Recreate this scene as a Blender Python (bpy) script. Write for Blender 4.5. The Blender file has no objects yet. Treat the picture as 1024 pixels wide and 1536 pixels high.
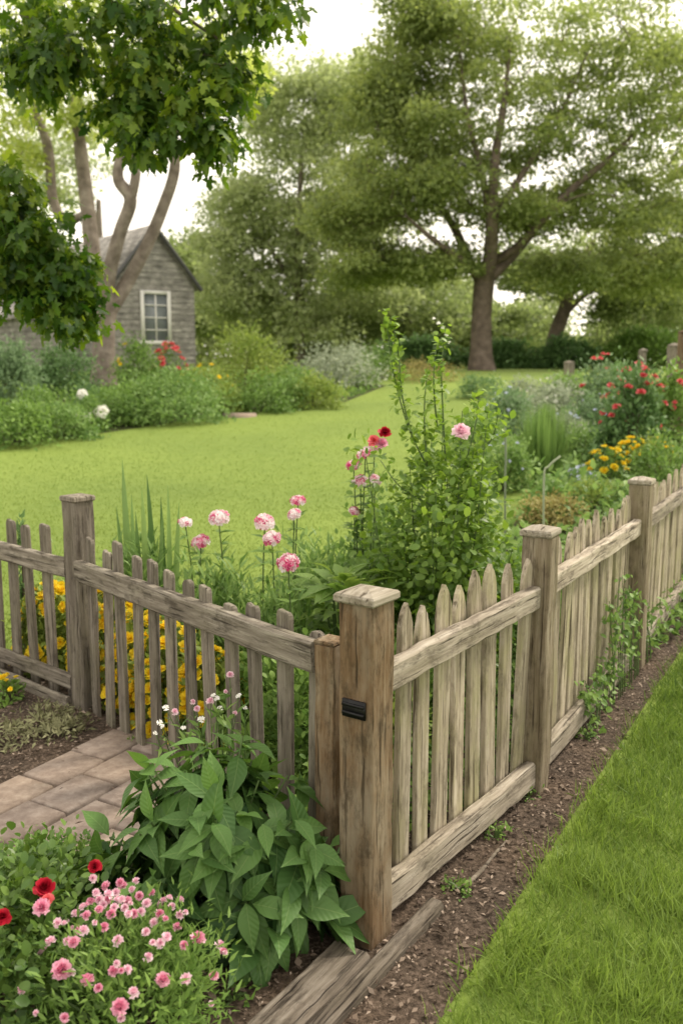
import bpy, bmesh, math, random
import numpy as np
from mathutils import Vector, Matrix
random.seed(5); R=np.random.default_rng(5)
scene=bpy.context.scene
col=scene.collection
PI=math.pi
# ------------------------------------------------------------------ camera maths (used to measure the place)
FPX=1400.0; HOR=538.0; CH=1.65
pit=math.atan((768-HOR)/FPX); SP,CP=math.sin(pit),math.cos(pit)
def hgt(y): return 1.2*np.clip((np.asarray(y,float)-6)/24,0,1)
def ray(u,v):
    a=(768-v)/FPX
    return np.array([(u-512)/FPX, CP+a*SP, -SP+a*CP])
def zpix(v,Y):
    d=ray(512,v); return CH+Y*d[2]/d[1]
def at(u,Y,z=None):
    if z is None: z=float(hgt(Y))
    dep=Y*CP+(CH-z)*SP
    return np.array([(u-512)/FPX*dep, Y, z])
def pt(u,v,Y): return at(u,Y,zpix(v,Y))
def G(u,v):
    d=ray(u,v); lo,hi=0.2,400.0
    f=lambda t: CH+t*d[2]-float(hgt(t*d[1]))
    for _ in range(60):
        m=(lo+hi)/2
        if f(m)>0: lo=m
        else: hi=m
    p=d*lo; return np.array([p[0],p[1],float(hgt(p[1]))])
# ------------------------------------------------------------------ object helpers
def tag(o,label=None,cat=None,group=None,kind=None):
    if label:o['label']=label
    if cat:o['category']=cat
    if group:o['group']=group
    if kind:o['kind']=kind
    return o
def thing(name,label,cat,loc=(0,0,0),rz=0,group=None):
    o=bpy.data.objects.new(name,None); col.objects.link(o)
    o.location=[float(a) for a in loc]; o.rotation_euler=(0,0,rz); o.empty_display_size=.1
    return tag(o,label,cat,group)
def link(name,me,parent=None,loc=None,rot=None,scale=None):
    o=bpy.data.objects.new(name,me); col.objects.link(o)
    if parent is not None:o.parent=parent
    if loc is not None:o.location=[float(a) for a in loc]
    if rot is not None:o.rotation_euler=rot
    if scale is not None:o.scale=(scale,)*3 if not hasattr(scale,'__len__') else scale
    return o
def unit(a): return a/np.maximum(np.linalg.norm(a,axis=-1,keepdims=True),1e-9)
def npmesh(name,V,F,mat,attr=None,smooth=False):
    me=bpy.data.meshes.new(name)
    V=np.ascontiguousarray(V,np.float32);F=np.ascontiguousarray(F,np.int32)
    nf,k=F.shape
    me.vertices.add(len(V)); me.vertices.foreach_set('co',V.ravel())
    me.loops.add(nf*k); me.loops.foreach_set('vertex_index',F.ravel())
    me.polygons.add(nf); me.polygons.foreach_set('loop_start',np.arange(nf,dtype=np.int32)*k)
    if smooth: me.polygons.foreach_set('use_smooth',np.ones(nf,dtype=bool))
    me.update(calc_edges=True)
    if attr is not None:
        a=me.attributes.new('leaf','FLOAT_VECTOR','POINT'); a.data.foreach_set('vector',np.ascontiguousarray(attr,np.float32).ravel())
    me.materials.append(mat)
    return me
class MB:
    def __init__(s): s.V=[];s.F=[];s.A=[];s.n=0
    def add(s,V,F,tint=None):
        V=np.asarray(V,float);s.V.append(V);s.F.append(np.asarray(F)+s.n);s.n+=len(V)
        s.A.append(np.tile([0,0,random.random() if tint is None else tint],(len(V),1)))
    def box(s,c,d,rz=0,tint=None):
        c=np.array(c,float);d=np.array(d,float)/2
        v=np.array([[x,y,z] for x in(-1,1) for y in(-1,1) for z in(-1,1)],float)*d
        if rz:
            k,q=math.cos(rz),math.sin(rz); v=np.stack([v[:,0]*k-v[:,1]*q,v[:,0]*q+v[:,1]*k,v[:,2]],1)
        s.add(v+c,[[0,1,3,2],[4,6,7,5],[0,4,5,1],[2,3,7,6],[0,2,6,4],[1,5,7,3]],tint)
    def tube(s,pts,rad,n=8,tint=None):
        pts=np.array(pts,float); rad=np.asarray(rad,float)
        if rad.ndim==0: rad=np.full(len(pts),float(rad))
        T=unit(np.gradient(pts,axis=0)); m=unit(T.mean(0))
        ref=np.array([0,0,1.]) if abs(m[2])<.8 else np.array([1.,.2,0])
        U=unit(np.cross(T,ref));W=np.cross(T,U)
        an=np.arange(n)*2*PI/n
        V=pts[:,None]+rad[:,None,None]*(np.cos(an)[None,:,None]*U[:,None]+np.sin(an)[None,:,None]*W[:,None])
        F=[]
        for i in range(len(pts)-1):
            for j in range(n):
                k=(j+1)%n; F.append([i*n+j,i*n+k,(i+1)*n+k,(i+1)*n+j])
        s.add(V.reshape(-1,3),F,tint)
    def build(s,name,mat,parent=None,smooth=True,loc=None):
        me=npmesh(name,np.concatenate(s.V),np.concatenate(s.F),mat,np.concatenate(s.A),smooth)
        return link(name,me,parent,loc)
def spline(pts,n=6):
    P=np.array(pts,float); P=np.vstack([2*P[0]-P[1],P,2*P[-1]-P[-2]]); out=[]
    for i in range(1,len(P)-2):
        for k in range(n):
            t=k/n;a,b,c,d=P[i-1],P[i],P[i+1],P[i+2]
            out.append(.5*((2*b)+(-a+c)*t+(2*a-5*b+4*c-d)*t*t+(-a+3*b-3*c+d)*t**3))
    out.append(P[-2]); return np.array(out)
# ------------------------------------------------------------------ leaf templates
def strip(xs,ws,droop,fold):
    V=[]
    for x,w in zip(xs,ws):
        z=-droop*x*x
        V+=[[x,w,z+fold*w],[x,0,z],[x,-w,z+fold*w]]
    F=[]
    for i in range(len(xs)-1):
        a=3*i;F+=[[a,a+3,a+4,a+1],[a+1,a+4,a+5,a+2]]
    return np.array(V,float),np.array(F)
FAR=(np.array([[0,0,0],[.45,.3,.06],[1,0,-.05],[.45,-.3,.06]],float),np.array([[0,3,2,1]]))
MED=strip([0,.35,.75,1],[.02,.27,.19,.01],.15,.3)
ROUND=strip([0,.25,.6,.9,1],[.04,.3,.36,.2,.02],.12,.2)
NARROW=strip([0,.4,1],[.03,.09,.01],.25,.2)
BROAD=strip([0,.1,.22,.36,.5,.64,.78,.9,1],[.012,.075,.17,.24,.255,.215,.13,.05,.003],.45,.26)
SWORD=strip([0,.3,.6,.85,1],[.022,.03,.026,.015,.001],.06,.15)
BLADE=(np.array([[0,.5,0],[0,-.5,0],[.55,.4,-.06],[.55,-.4,-.06],[1,.06,-.28],[1,-.06,-.28]],float)*[1,.05,1],np.array([[0,1,3,2],[2,3,5,4]]))
def maple():
    h=[(0,.05),(-.1,.34),(.16,.24),(.36,.56),(.45,.2),(.72,.25)]
    o=[(x,y) for x,y in h]+[(1.02,0)]+[(x,-y) for x,y in h[::-1]]
    V=[[.25,0,.04]]+[[x,y,-.35*y*y-.12*x*x] for x,y in o]
    F=[[0,i+3,i+2,i+1] for i in range(0,12,2)]
    return np.array(V,float),np.array(F)
MAPLE=maple()
PETAL=strip([0,.4,.8,1],[.1,.3,.42,.26],-.15,.1)
FRILL=strip([0,.45,.85,1],[.08,.22,.42,.36],-.1,.12);FRILL[0][10,0]-=.1
def leafarr(pos,dirs,norms,scale,tm,ws=1.0,tint=None):
    TV,TF=tm;N=len(pos);k=len(TV)
    x=unit(dirs);y=unit(np.cross(norms,x));z=np.cross(x,y)
    sc=np.broadcast_to(np.asarray(scale,float),(N,))[:,None,None]
    w=np.broadcast_to(np.asarray(ws,float),(N,))[:,None,None]
    V=pos[:,None]+sc*(TV[None,:,0,None]*x[:,None]+w*TV[None,:,1,None]*y[:,None]+TV[None,:,2,None]*z[:,None])
    F=(TF[None]+(np.arange(N)*k)[:,None,None]).reshape(-1,TF.shape[1])
    if tint is None: tint=R.random(N)
    A=np.empty((N,k,3));A[:,:,0]=TV[None,:,0];A[:,:,1]=TV[None,:,1];A[:,:,2]=np.broadcast_to(tint,(N,))[:,None]
    return V.reshape(-1,3),F,A.reshape(-1,3)
def leaves(name,mat,parent,pos,dirs,norms,scale,tm=MED,ws=1.0,tint=None,smooth=False):
    V,F,A=leafarr(pos,dirs,norms,scale,tm,ws,tint)
    return link(name,npmesh(name,V,F,mat,A,smooth),parent)
def rdir(n): return unit(R.normal(size=(n,3)))
# ------------------------------------------------------------------ materials
def newmat(name):
    m=bpy.data.materials.new(name);m.use_nodes=True;nt=m.node_tree
    for n in list(nt.nodes):nt.nodes.remove(n)
    return m,nt,nt.nodes,nt.links
def ramp(N,stops):
    r=N.new('ShaderNodeValToRGB');e=r.color_ramp.elements
    while len(e)<len(stops):e.new(.5)
    for i,(p,c) in enumerate(stops):
        e[i].position=p;e[i].color=(*c,1) if len(c)==3 else c
    return r
def leafmat(name,c1,c2,trans=.35,rough=.45,vein=False,tcol=None,spec=.3,mid=None,g=1.0):
    c1=tuple(min(.9,x*g) for x in c1);c2=tuple(min(.9,x*g) for x in c2)
    m,nt,N,L=newmat(name)
    a=N.new('ShaderNodeAttribute');a.attribute_name='leaf'
    s=N.new('ShaderNodeSeparateXYZ');L.new(a.outputs['Vector'],s.inputs[0])
    stops=[(0,c1),(1,c2)] if mid is None else [(0,c1),(.5,mid),(1,c2)]
    r=ramp(N,stops);L.new(s.outputs[2],r.inputs[0])
    c=r.outputs[0]
    b=N.new('ShaderNodeBsdfPrincipled');b.inputs['Roughness'].default_value=rough;b.inputs['Specular IOR Level'].default_value=spec
    if vein:
        ab=N.new('ShaderNodeMath');ab.operation='ABSOLUTE';L.new(s.outputs[1],ab.inputs[0])
        mu=N.new('ShaderNodeMath');mu.operation='MULTIPLY_ADD';mu.inputs[1].default_value=-.9;L.new(ab.outputs[0],mu.inputs[0]);L.new(s.outputs[0],mu.inputs[2])
        sc=N.new('ShaderNodeMath');sc.operation='MULTIPLY';sc.inputs[1].default_value=52;L.new(mu.outputs[0],sc.inputs[0])
        sn=N.new('ShaderNodeMath');sn.operation='SINE';L.new(sc.outputs[0],sn.inputs[0])
        bu=N.new('ShaderNodeBump');bu.inputs['Strength'].default_value=.25;bu.inputs['Distance'].default_value=.002;L.new(sn.outputs[0],bu.inputs['Height']);L.new(bu.outputs[0],b.inputs['Normal'])
        lt=N.new('ShaderNodeMath');lt.operation='LESS_THAN';lt.inputs[1].default_value=.010;L.new(ab.outputs[0],lt.inputs[0])
        f=N.new('ShaderNodeMath');f.operation='MULTIPLY';f.inputs[1].default_value=.4;L.new(lt.outputs[0],f.inputs[0])
        c=mixc(N,L,f.outputs[0],c,(.2,.3,.1))
    L.new(c,b.inputs['Base Color'])
    t=N.new('ShaderNodeBsdfTranslucent')
    if tcol: L.new(mixc(N,L,1.0,c,tcol,'MULTIPLY'),t.inputs[0])
    else: L.new(c,t.inputs[0])
    mi=N.new('ShaderNodeMixShader');mi.inputs[0].default_value=trans;L.new(b.outputs[0],mi.inputs[1]);L.new(t.outputs[0],mi.inputs[2])
    o=N.new('ShaderNodeOutputMaterial');L.new(mi.outputs[0],o.inputs[0]);return m
def noise_node(N,L,vec,scale,detail=5,rough=.6):
    n=N.new('ShaderNodeTexNoise');n.inputs['Scale'].default_value=scale;n.inputs['Detail'].default_value=detail;n.inputs['Roughness'].default_value=rough
    if vec is not None:L.new(vec,n.inputs['Vector'])
    return n
def mixc(N,L,f,a,b,mode='MIX'):
    m=N.new('ShaderNodeMix');m.data_type='RGBA';m.blend_type=mode
    for i,x in ((0,f),(6,a),(7,b)):
        if isinstance(x,(int,float)):m.inputs[i].default_value=x
        elif isinstance(x,tuple):m.inputs[i].default_value=(*x,1)
        else:L.new(x,m.inputs[i])
    return m.outputs[2]
def wood(name,axis,c0,c1,c2,moss=(.17,.18,.05),mamt=.35,dark=(.03,.022,.015),damt=.6,g=1.0):
    c0,c1,c2,moss=[tuple(x*g for x in c) for c in(c0,c1,c2,moss)]
    m,nt,N,L=newmat(name)
    tc=N.new('ShaderNodeTexCoord');oi=N.new('ShaderNodeObjectInfo')
    ml=N.new('ShaderNodeMath');ml.operation='MULTIPLY';ml.inputs[1].default_value=37;L.new(oi.outputs['Random'],ml.inputs[0])
    ad=N.new('ShaderNodeVectorMath');L.new(tc.outputs['Object'],ad.inputs[0]);L.new(ml.outputs[0],ad.inputs[1])
    def mp(al,ac):
        q=N.new('ShaderNodeMapping');q.inputs['Scale'].default_value=(al,ac,ac) if axis=='X' else (ac,ac,al);L.new(ad.outputs[0],q.inputs[0]);return q.outputs[0]
    gn=noise_node(N,L,mp(2.6,46),1,8,.7)
    r=ramp(N,[(.3,c0),(.5,c1),(.7,c2)]);L.new(gn.outputs[0],r.inputs[0])
    b2=noise_node(N,L,mp(3.5,8),1,6,.65);r2=ramp(N,[(.45,(0,0,0)),(.66,(1,1,1))]);L.new(b2.outputs[0],r2.inputs[0])
    f=N.new('ShaderNodeMath');f.operation='MULTIPLY';f.inputs[1].default_value=mamt;L.new(r2.outputs[0],f.inputs[0])
    c=mixc(N,L,f.outputs[0],r.outputs[0],moss)
    ck=noise_node(N,L,mp(3.2,80),1,4,.5);r3=ramp(N,[(.31,(1,1,1)),(.41,(0,0,0))]);L.new(ck.outputs[0],r3.inputs[0])
    f3=N.new('ShaderNodeMath');f3.operation='MULTIPLY';f3.inputs[1].default_value=.85;L.new(r3.outputs[0],f3.inputs[0])
    c=mixc(N,L,f3.outputs[0],c,dark)
    b4=noise_node(N,L,mp(7,18),1.3,8,.75);r4=ramp(N,[(.5,(0,0,0)),(.64,(1,1,1))]);L.new(b4.outputs[0],r4.inputs[0])
    f4=N.new('ShaderNodeMath');f4.operation='MULTIPLY';f4.inputs[1].default_value=damt;L.new(r4.outputs[0],f4.inputs[0])
    c=mixc(N,L,f4.outputs[0],c,dark)
    vv=N.new('ShaderNodeMath');vv.operation='MULTIPLY_ADD';vv.inputs[1].default_value=.4;vv.inputs[2].default_value=.82;L.new(oi.outputs['Random'],vv.inputs[0])
    c=mixc(N,L,1.0,c,vv.outputs[0],'MULTIPLY')
    b=N.new('ShaderNodeBsdfPrincipled');b.inputs['Roughness'].default_value=.9;b.inputs['Specular IOR Level'].default_value=.15;L.new(c,b.inputs['Base Color'])
    sm=N.new('ShaderNodeMath');sm.operation='SUBTRACT';L.new(gn.outputs[0],sm.inputs[0]);L.new(r3.outputs[0],sm.inputs[1])
    bu=N.new('ShaderNodeBump');bu.inputs['Strength'].default_value=.7;bu.inputs['Distance'].default_value=.007;L.new(sm.outputs[0],bu.inputs['Height']);L.new(bu.outputs[0],b.inputs['Normal'])
    o=N.new('ShaderNodeOutputMaterial');L.new(b.outputs[0],o.inputs[0]);return m
def rough_mat(name,stops,scale,bump=.5,bdist=.02,detail=8,rough=.9,scale2=None,attr=False,g=1.0):
    stops=[(p,tuple(x*g for x in c)) for p,c in stops]
    m,nt,N,L=newmat(name)
    tc=N.new('ShaderNodeTexCoord');n=noise_node(N,L,tc.outputs['Object'],scale,detail,.65)
    r=ramp(N,stops);L.new(n.outputs[0],r.inputs[0]);c=r.outputs[0]
    if scale2:
        n2=noise_node(N,L,tc.outputs['Object'],scale2,4,.5);r2=ramp(N,[(.3,(.78,.82,.85)),(.7,(1.2,1.17,1.1))]);L.new(n2.outputs[0],r2.inputs[0]);c=mixc(N,L,1.0,c,r2.outputs[0],'MULTIPLY')
    if attr:
        a=N.new('ShaderNodeAttribute');a.attribute_name='leaf';s=N.new('ShaderNodeSeparateXYZ');L.new(a.outputs['Vector'],s.inputs[0])
        q=ramp(N,[(0,(.86,.82,.82)),(1,(1.15,1.08,1.02))]);L.new(s.outputs[2],q.inputs[0]);c=mixc(N,L,1.0,c,q.outputs[0],'MULTIPLY')
    b=N.new('ShaderNodeBsdfPrincipled');b.inputs['Roughness'].default_value=rough;b.inputs['Specular IOR Level'].default_value=.2;L.new(c,b.inputs['Base Color'])
    bu=N.new('ShaderNodeBump');bu.inputs['Strength'].default_value=bump;bu.inputs['Distance'].default_value=bdist;L.new(n.outputs[0],bu.inputs['Height']);L.new(bu.outputs[0],b.inputs['Normal'])
    o=N.new('ShaderNodeOutputMaterial');L.new(b.outputs[0],o.inputs[0]);return m
def plain(name,c,rough=.6,metal=0):
    m,nt,N,L=newmat(name);b=N.new('ShaderNodeBsdfPrincipled')
    tc=N.new('ShaderNodeTexCoord');n=noise_node(N,L,tc.outputs['Object'],25,4)
    r=ramp(N,[(.3,tuple(x*.8 for x in c)),(.7,tuple(min(1,x*1.12) for x in c))]);L.new(n.outputs[0],r.inputs[0]);L.new(r.outputs[0],b.inputs['Base Color'])
    b.inputs['Roughness'].default_value=rough;b.inputs['Metallic'].default_value=metal
    o=N.new('ShaderNodeOutputMaterial');L.new(b.outputs[0],o.inputs[0]);return m
M={}
M['lawn']=rough_mat('lawn_soil',[(.3,(.135,.195,.036)),(.5,(.155,.215,.042)),(.7,(.175,.235,.05))],7,.1,.01,8,.9,.22)
M['blade']=leafmat('grass_blade',(.12,.185,.03),(.215,.285,.055),.38,.55,tcol=(1.2,1.2,.9))
M['bladen']=leafmat('near_grass_blade',(.065,.13,.022),(.225,.32,.068),.4,.5,tcol=(1.2,1.2,.85))
M['mulch']=rough_mat('mulch',[(.3,(.035,.025,.018)),(.5,(.11,.08,.06)),(.7,(.23,.17,.135))],60,1.0,.03,12,.95,3)
M['soil']=rough_mat('garden_soil',[(.3,(.03,.03,.012)),(.6,(.06,.075,.025)),(.75,(.10,.12,.045))],18,.8,.03,8,.95,2)
M['chip']=leafmat('wood_chip',(.045,.03,.022),(.40,.32,.26),0.02,.9,mid=(.15,.11,.082))
M['paver']=rough_mat('paver_stone',[(.25,(.185,.148,.128)),(.5,(.275,.23,.20)),(.75,(.37,.325,.29))],26,.5,.012,12,.9,2.5,True,g=.98)
M['pick_r']=wood('picket_wood','Z',(.19,.158,.112),(.355,.305,.228),(.55,.49,.395),(.29,.285,.13),.6,(.07,.055,.035),.5,g=.93)
M['rail_r']=wood('rail_wood','X',(.155,.125,.095),(.38,.33,.265),(.57,.515,.435),(.28,.25,.17),.4,(.055,.043,.032),.7,g=.88)
M['post_r']=wood('post_wood','Z',(.14,.11,.07),(.265,.215,.15),(.40,.35,.265),(.21,.20,.10),.4,(.05,.037,.023),.55,g=.75)
M['post_f']=wood('front_post_wood','Z',(.12,.073,.037),(.21,.14,.08),(.34,.265,.175),(.38,.34,.26),.5,(.035,.025,.014),.65,g=.74)
M['cap']=wood('cap_wood','X',(.2,.165,.12),(.36,.32,.255),(.52,.475,.41),(.3,.27,.2),.3,(.08,.06,.04),.45,g=.9)
M['pick_l']=wood('grey_picket_wood','Z',(.095,.081,.065),(.185,.162,.132),(.30,.27,.225),(.16,.155,.09),.4,(.035,.028,.021),.5)
M['rail_l']=wood('grey_rail_wood','X',(.09,.076,.06),(.185,.162,.132),(.34,.31,.26),(.17,.16,.10),.3,(.035,.028,.02),.65)
M['post_l']=wood('grey_post_wood','Z',(.10,.083,.066),(.19,.165,.135),(.34,.305,.255),(.16,.15,.09),.35,(.035,.028,.02),.55)
M['timber']=wood('timber_wood','X',(.06,.05,.04),(.15,.125,.10),(.29,.255,.215),(.13,.11,.075),.3,(.014,.010,.008),.5)
M['black']=plain('black_iron',(.012,.012,.013),.45,.6)
M['bark']=rough_mat('bark',[(.3,(.10,.08,.065)),(.55,(.22,.185,.155)),(.75,(.33,.29,.25))],3.5,.8,.05,8,.9)
M['barkd']=rough_mat('dark_bark',[(.3,(.07,.055,.043)),(.55,(.155,.122,.098)),(.75,(.23,.19,.16))],3.0,.8,.05,8,.9)
M['stem']=plain('green_stem',(.07,.12,.03),.6)
M['stemb']=plain('brown_stem',(.07,.05,.03),.7)
M['oak']=leafmat('hazed_oak_leaf',(.155,.215,.068),(.36,.435,.165),.55,.55,tcol=(1.25,1.2,.82))  # far tree: distance haze put into a lighter, less saturated base colour
M['oakd']=leafmat('hazed_tree_leaf',(.19,.245,.10),(.35,.41,.185),.54,.55,tcol=(1.15,1.2,.88))  # background trees, leaf colour paled and greyed to carry aerial haze
M['pale']=leafmat('hazed_pale_tree_leaf',(.29,.355,.165),(.50,.565,.31),.55,.55,tcol=(1.15,1.15,.9))  # palest far leaves, also the treeline; haze is painted into the colour
M['lime']=leafmat('sunlit_tree_leaf',(.27,.35,.075),(.53,.6,.19),.55,.5,tcol=(1.2,1.2,.75))
M['maple']=leafmat('maple_leaf',(.022,.066,.010),(.25,.345,.045),.5,.38,tcol=(1.5,1.4,.55),mid=(.075,.145,.018))
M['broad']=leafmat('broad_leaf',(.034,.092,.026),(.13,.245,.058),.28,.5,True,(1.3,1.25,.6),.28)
M['hosta']=leafmat('pale_broad_leaf',(.15,.26,.065),(.32,.45,.12),.42,.45,True,(1.2,1.2,.7))
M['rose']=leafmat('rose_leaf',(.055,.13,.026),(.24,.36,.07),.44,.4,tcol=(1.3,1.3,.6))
M['shrubd']=leafmat('dark_rose_leaf',(.045,.105,.025),(.15,.235,.05),.3,.4,tcol=(1.3,1.3,.6))
M['fern']=leafmat('feathery_leaf',(.07,.14,.03),(.2,.3,.08),.4,.5,g=1.4)
M['green']=leafmat('mid_green_leaf',(.053,.11,.021),(.16,.25,.053),.4,.5,g=1.5)
M['dark']=leafmat('dark_green_leaf',(.035,.075,.025),(.09,.15,.05),.35,.5,g=2.0)
M['blueg']=leafmat('blue_green_leaf',(.06,.105,.045),(.165,.245,.115),.35,.5,g=1.6)
M['ygreen']=leafmat('yellow_green_leaf',(.13,.20,.03),(.30,.37,.08),.45,.5,g=1.15)
M['silver']=leafmat('silver_leaf',(.16,.2,.13),(.36,.4,.28),.3,.6,g=1.25)
M['dry']=leafmat('dry_silver_leaf',(.13,.135,.06),(.34,.34,.19),.3,.7)
M['orange']=leafmat('amber_leaf',(.22,.18,.055),(.40,.36,.12),.3,.6)
M['sword']=leafmat('sword_leaf',(.08,.15,.045),(.2,.3,.09),.4,.45,g=1.3)
M['pink']=leafmat('pink_petal',(.70,.16,.30),(.86,.54,.65),.3,.6,mid=(.79,.33,.48))
M['palep']=leafmat('pale_pink_petal',(.76,.38,.51),(.88,.70,.76),.3,.6,mid=(.84,.54,.65))
M['phlox']=leafmat('pink_white_petal',(.62,.05,.2),(.88,.83,.83),.3,.6,mid=(.86,.68,.72))
M['white']=leafmat('white_petal',(.78,.76,.7),(.86,.85,.82),.3,.6)
M['red']=leafmat('red_petal',(.22,.004,.012),(.50,.012,.035),.25,.5)
M['coral']=leafmat('coral_petal',(.55,.04,.06),(.75,.16,.17),.25,.5)
M['yellow']=leafmat('yellow_petal',(.78,.5,.012),(.86,.68,.03),.4,.6)
M['blue']=leafmat('pale_blue_petal',(.36,.42,.6),(.58,.62,.76),.3,.6)
# ------------------------------------------------------------------ blossoms (meshes shared by every copy)
def pom(name,mat,rings,tm=PETAL):
    P=[];D=[];Nn=[];S=[];W=[];T=[]
    for ri,(n,el,ln,w,tn) in enumerate(rings):
        for k in range(n):
            a=2*PI*k/n+ri*.7+R.normal()*.12;e=math.radians(el+R.normal()*9)
            D.append([math.cos(a)*math.cos(e),math.sin(a)*math.cos(e),math.sin(e)]);Nn.append([-math.cos(a)*math.sin(e)+R.normal()*.25,-math.sin(a)*math.sin(e)+R.normal()*.25,math.cos(e)])
            P.append([0,0,.02*ri]);S.append(ln*(1+R.normal()*.08));W.append(w);T.append(min(1,max(0,tn+R.normal()*.1)))
    V,F,A=leafarr(np.array(P),np.array(D),np.array(Nn),np.array(S),tm,np.array(W),np.array(T))
    return npmesh(name,V,F,M[mat],A,True)
def head(name,mat,n=30,fl=.36,flat=.75,tfun=None):
    V=[];F=[];A=[];c=0
    for i in range(n):
        z=1-(i+.5)/n*1.15;a=i*2.39996;r=math.sqrt(max(0,1-z*z))
        nn=np.array([r*math.cos(a),r*math.sin(a),z]);p=nn*np.array([1,1,flat])*(.75+.25*R.random())
        u=unit(np.cross(nn,[.3,.5,.8]));w=np.cross(nn,u);t0=R.random() if tfun is None else tfun()
        k=5;an=np.arange(k)*2*PI/k+R.random()*6
        d=np.cos(an)[:,None]*u+np.sin(an)[:,None]*w+nn*.25
        v,f,at_=leafarr(np.tile(p,(k,1)),d,np.tile(nn,(k,1)),fl*(.8+.4*R.random()),PETAL,.95,np.full(k,t0))
        V.append(v);F.append(f+c);A.append(at_);c+=len(v)
    return npmesh(name,np.concatenate(V),np.concatenate(F),M[mat],np.concatenate(A),True)
BL={}
BL['pink']=[pom('pink_blossom','pink',[(9,6,.92,.95,.98),(11,26,.95,.95,.85),(11,46,.92,.95,.65),(9,64,.86,.95,.45),(6,80,.8,.95,.2)],FRILL) for _ in range(3)]
BL['palep']=[pom('pale_pink_blossom','palep',[(8,6,.92,1,.95),(9,30,.95,.95,.8),(8,54,.86,.9,.5),(5,74,.78,.9,.2)],FRILL) for _ in range(3)]
BL['cream']=[pom('cream_blossom','white',[(6,10,1,1,.95),(4,50,.7,.9,.3)],FRILL)]
BL['red']=[pom('red_blossom','red',[(8,8,1,1.1,.9),(8,30,.95,1.1,.7),(7,52,.9,1.1,.5),(6,72,.8,1,.2)])]
BL['coral']=[pom('coral_blossom','coral',[(7,8,1,1.1,.9),(6,35,.85,1.1,.6),(4,65,.65,1,.2)])]
BL['yellow']=[pom('yellow_blossom','yellow',[(8,8,1,.8,.9),(7,35,.75,.8,.6),(4,65,.45,.8,.1)])]
BL['blue']=[pom('blue_blossom','blue',[(6,15,1,1,.9),(4,50,.6,.9,.3)])]
BL['whitef']=[head('white_flower_head','white',18,.42)]
BL['phlox']=[head('flower_head','phlox',40,.34,.65,lambda:R.choice([.05,.4,.6,.8,.95,1.])) for _ in range(3)]
BL['phloxp']=[head('flower_head_pink','phlox',40,.34,.65,lambda:R.choice([.0,.1,.15,.4,.6,.9])) for _ in range(2)]
def blossom(root,kind,loc,nrm,size,name='blossom',label=None):
    me=random.choice(BL[kind])
    q=Vector([float(a) for a in nrm]).to_track_quat('Z','Y').to_matrix()@Matrix.Rotation(random.random()*6.28,3,'Z')
    o=link(name,me,root,loc,q.to_euler(),size)
    if label:o['label']=label
    return o
# ------------------------------------------------------------------ ground
ys=np.unique(np.concatenate([np.linspace(-6,6,13),np.linspace(6,30,25),[36,45,60,90,140,220,400]]))
xs=np.concatenate([[-300,-150,-80,-50],np.linspace(-30,30,31),[50,80,150,300]])
XX,YY=np.meshgrid(xs,ys);V=np.stack([XX,YY,hgt(YY)],-1).reshape(-1,3);nx=len(xs)
F=[[j*nx+i,j*nx+i+1,(j+1)*nx+i+1,(j+1)*nx+i] for j in range(len(ys)-1) for i in range(nx-1)]
tag(link('lawn_ground',npmesh('lawn_ground',V,F,M['lawn'])),kind='structure')
def poly(name,pts,mat,lift):
    bm=bmesh.new();vs=[bm.verts.new((p[0],p[1],float(hgt(p[1]))+lift)) for p in pts];f=bm.faces.new(vs)
    f.normal_update()
    if f.normal.z<0:f.normal_flip()
    bmesh.ops.triangulate(bm,faces=[f]);me=bpy.data.meshes.new(name);bm.to_mesh(me);bm.free();me.materials.append(M[mat])
    return tag(link(name,me),kind='structure')
P1=np.array([.069,2.466]);P2=np.array([.74,3.413]);P3=np.array([1.578,4.864]);P4=np.array([2.44,6.41]);P5=P4+(P4-P3)
LP=np.array([-1.22,4.27]);EP=np.array([-.03,2.63]);LL=np.array([-1.75,4.72])
LL2=LP+(LL-LP)/np.linalg.norm(LL-LP)*2.2
EDGE=np.array([(-.25,1.0),(.0,1.6),(.235,2.09),(.52,2.61),(1.02,3.5),(1.72,4.75),(2.15,5.52),(2.47,6.0)])
INNER=np.array([(.55,6.0),(-.2,5.75),(-.75,5.45),(-1.3,4.95)])
ring=[tuple(p) for p in EDGE]+[tuple(p) for p in INNER]+[tuple(LP+(-.1,.25)),tuple(LL+(0,.2)),tuple(LL2+(0,.2)),(-4.2,5.2),(-4.2,1.0)]
poly('mulch_bed',ring,'mulch',.004)
far=[(2.47,6.0),(5.2,10.6),(7.5,15),(9,21),(5.0,21),(3.6,17.5),(2.9,14),(2.1,10),(1.2,7.4),(.55,6.0)]
poly('garden_bed',far,'soil',.004)
lb=[G(u,v)[:2] for u,v in ((-60,672),(0,665),(120,655),(340,622),(440,612),(515,604))]
lb=[tuple(p) for p in lb]+[tuple(at(580,25)[:2]),tuple(at(300,29.5)[:2]),(-20,29.5),(-16,14)]
poly('shrub_bed',lb,'soil',.004)
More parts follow.
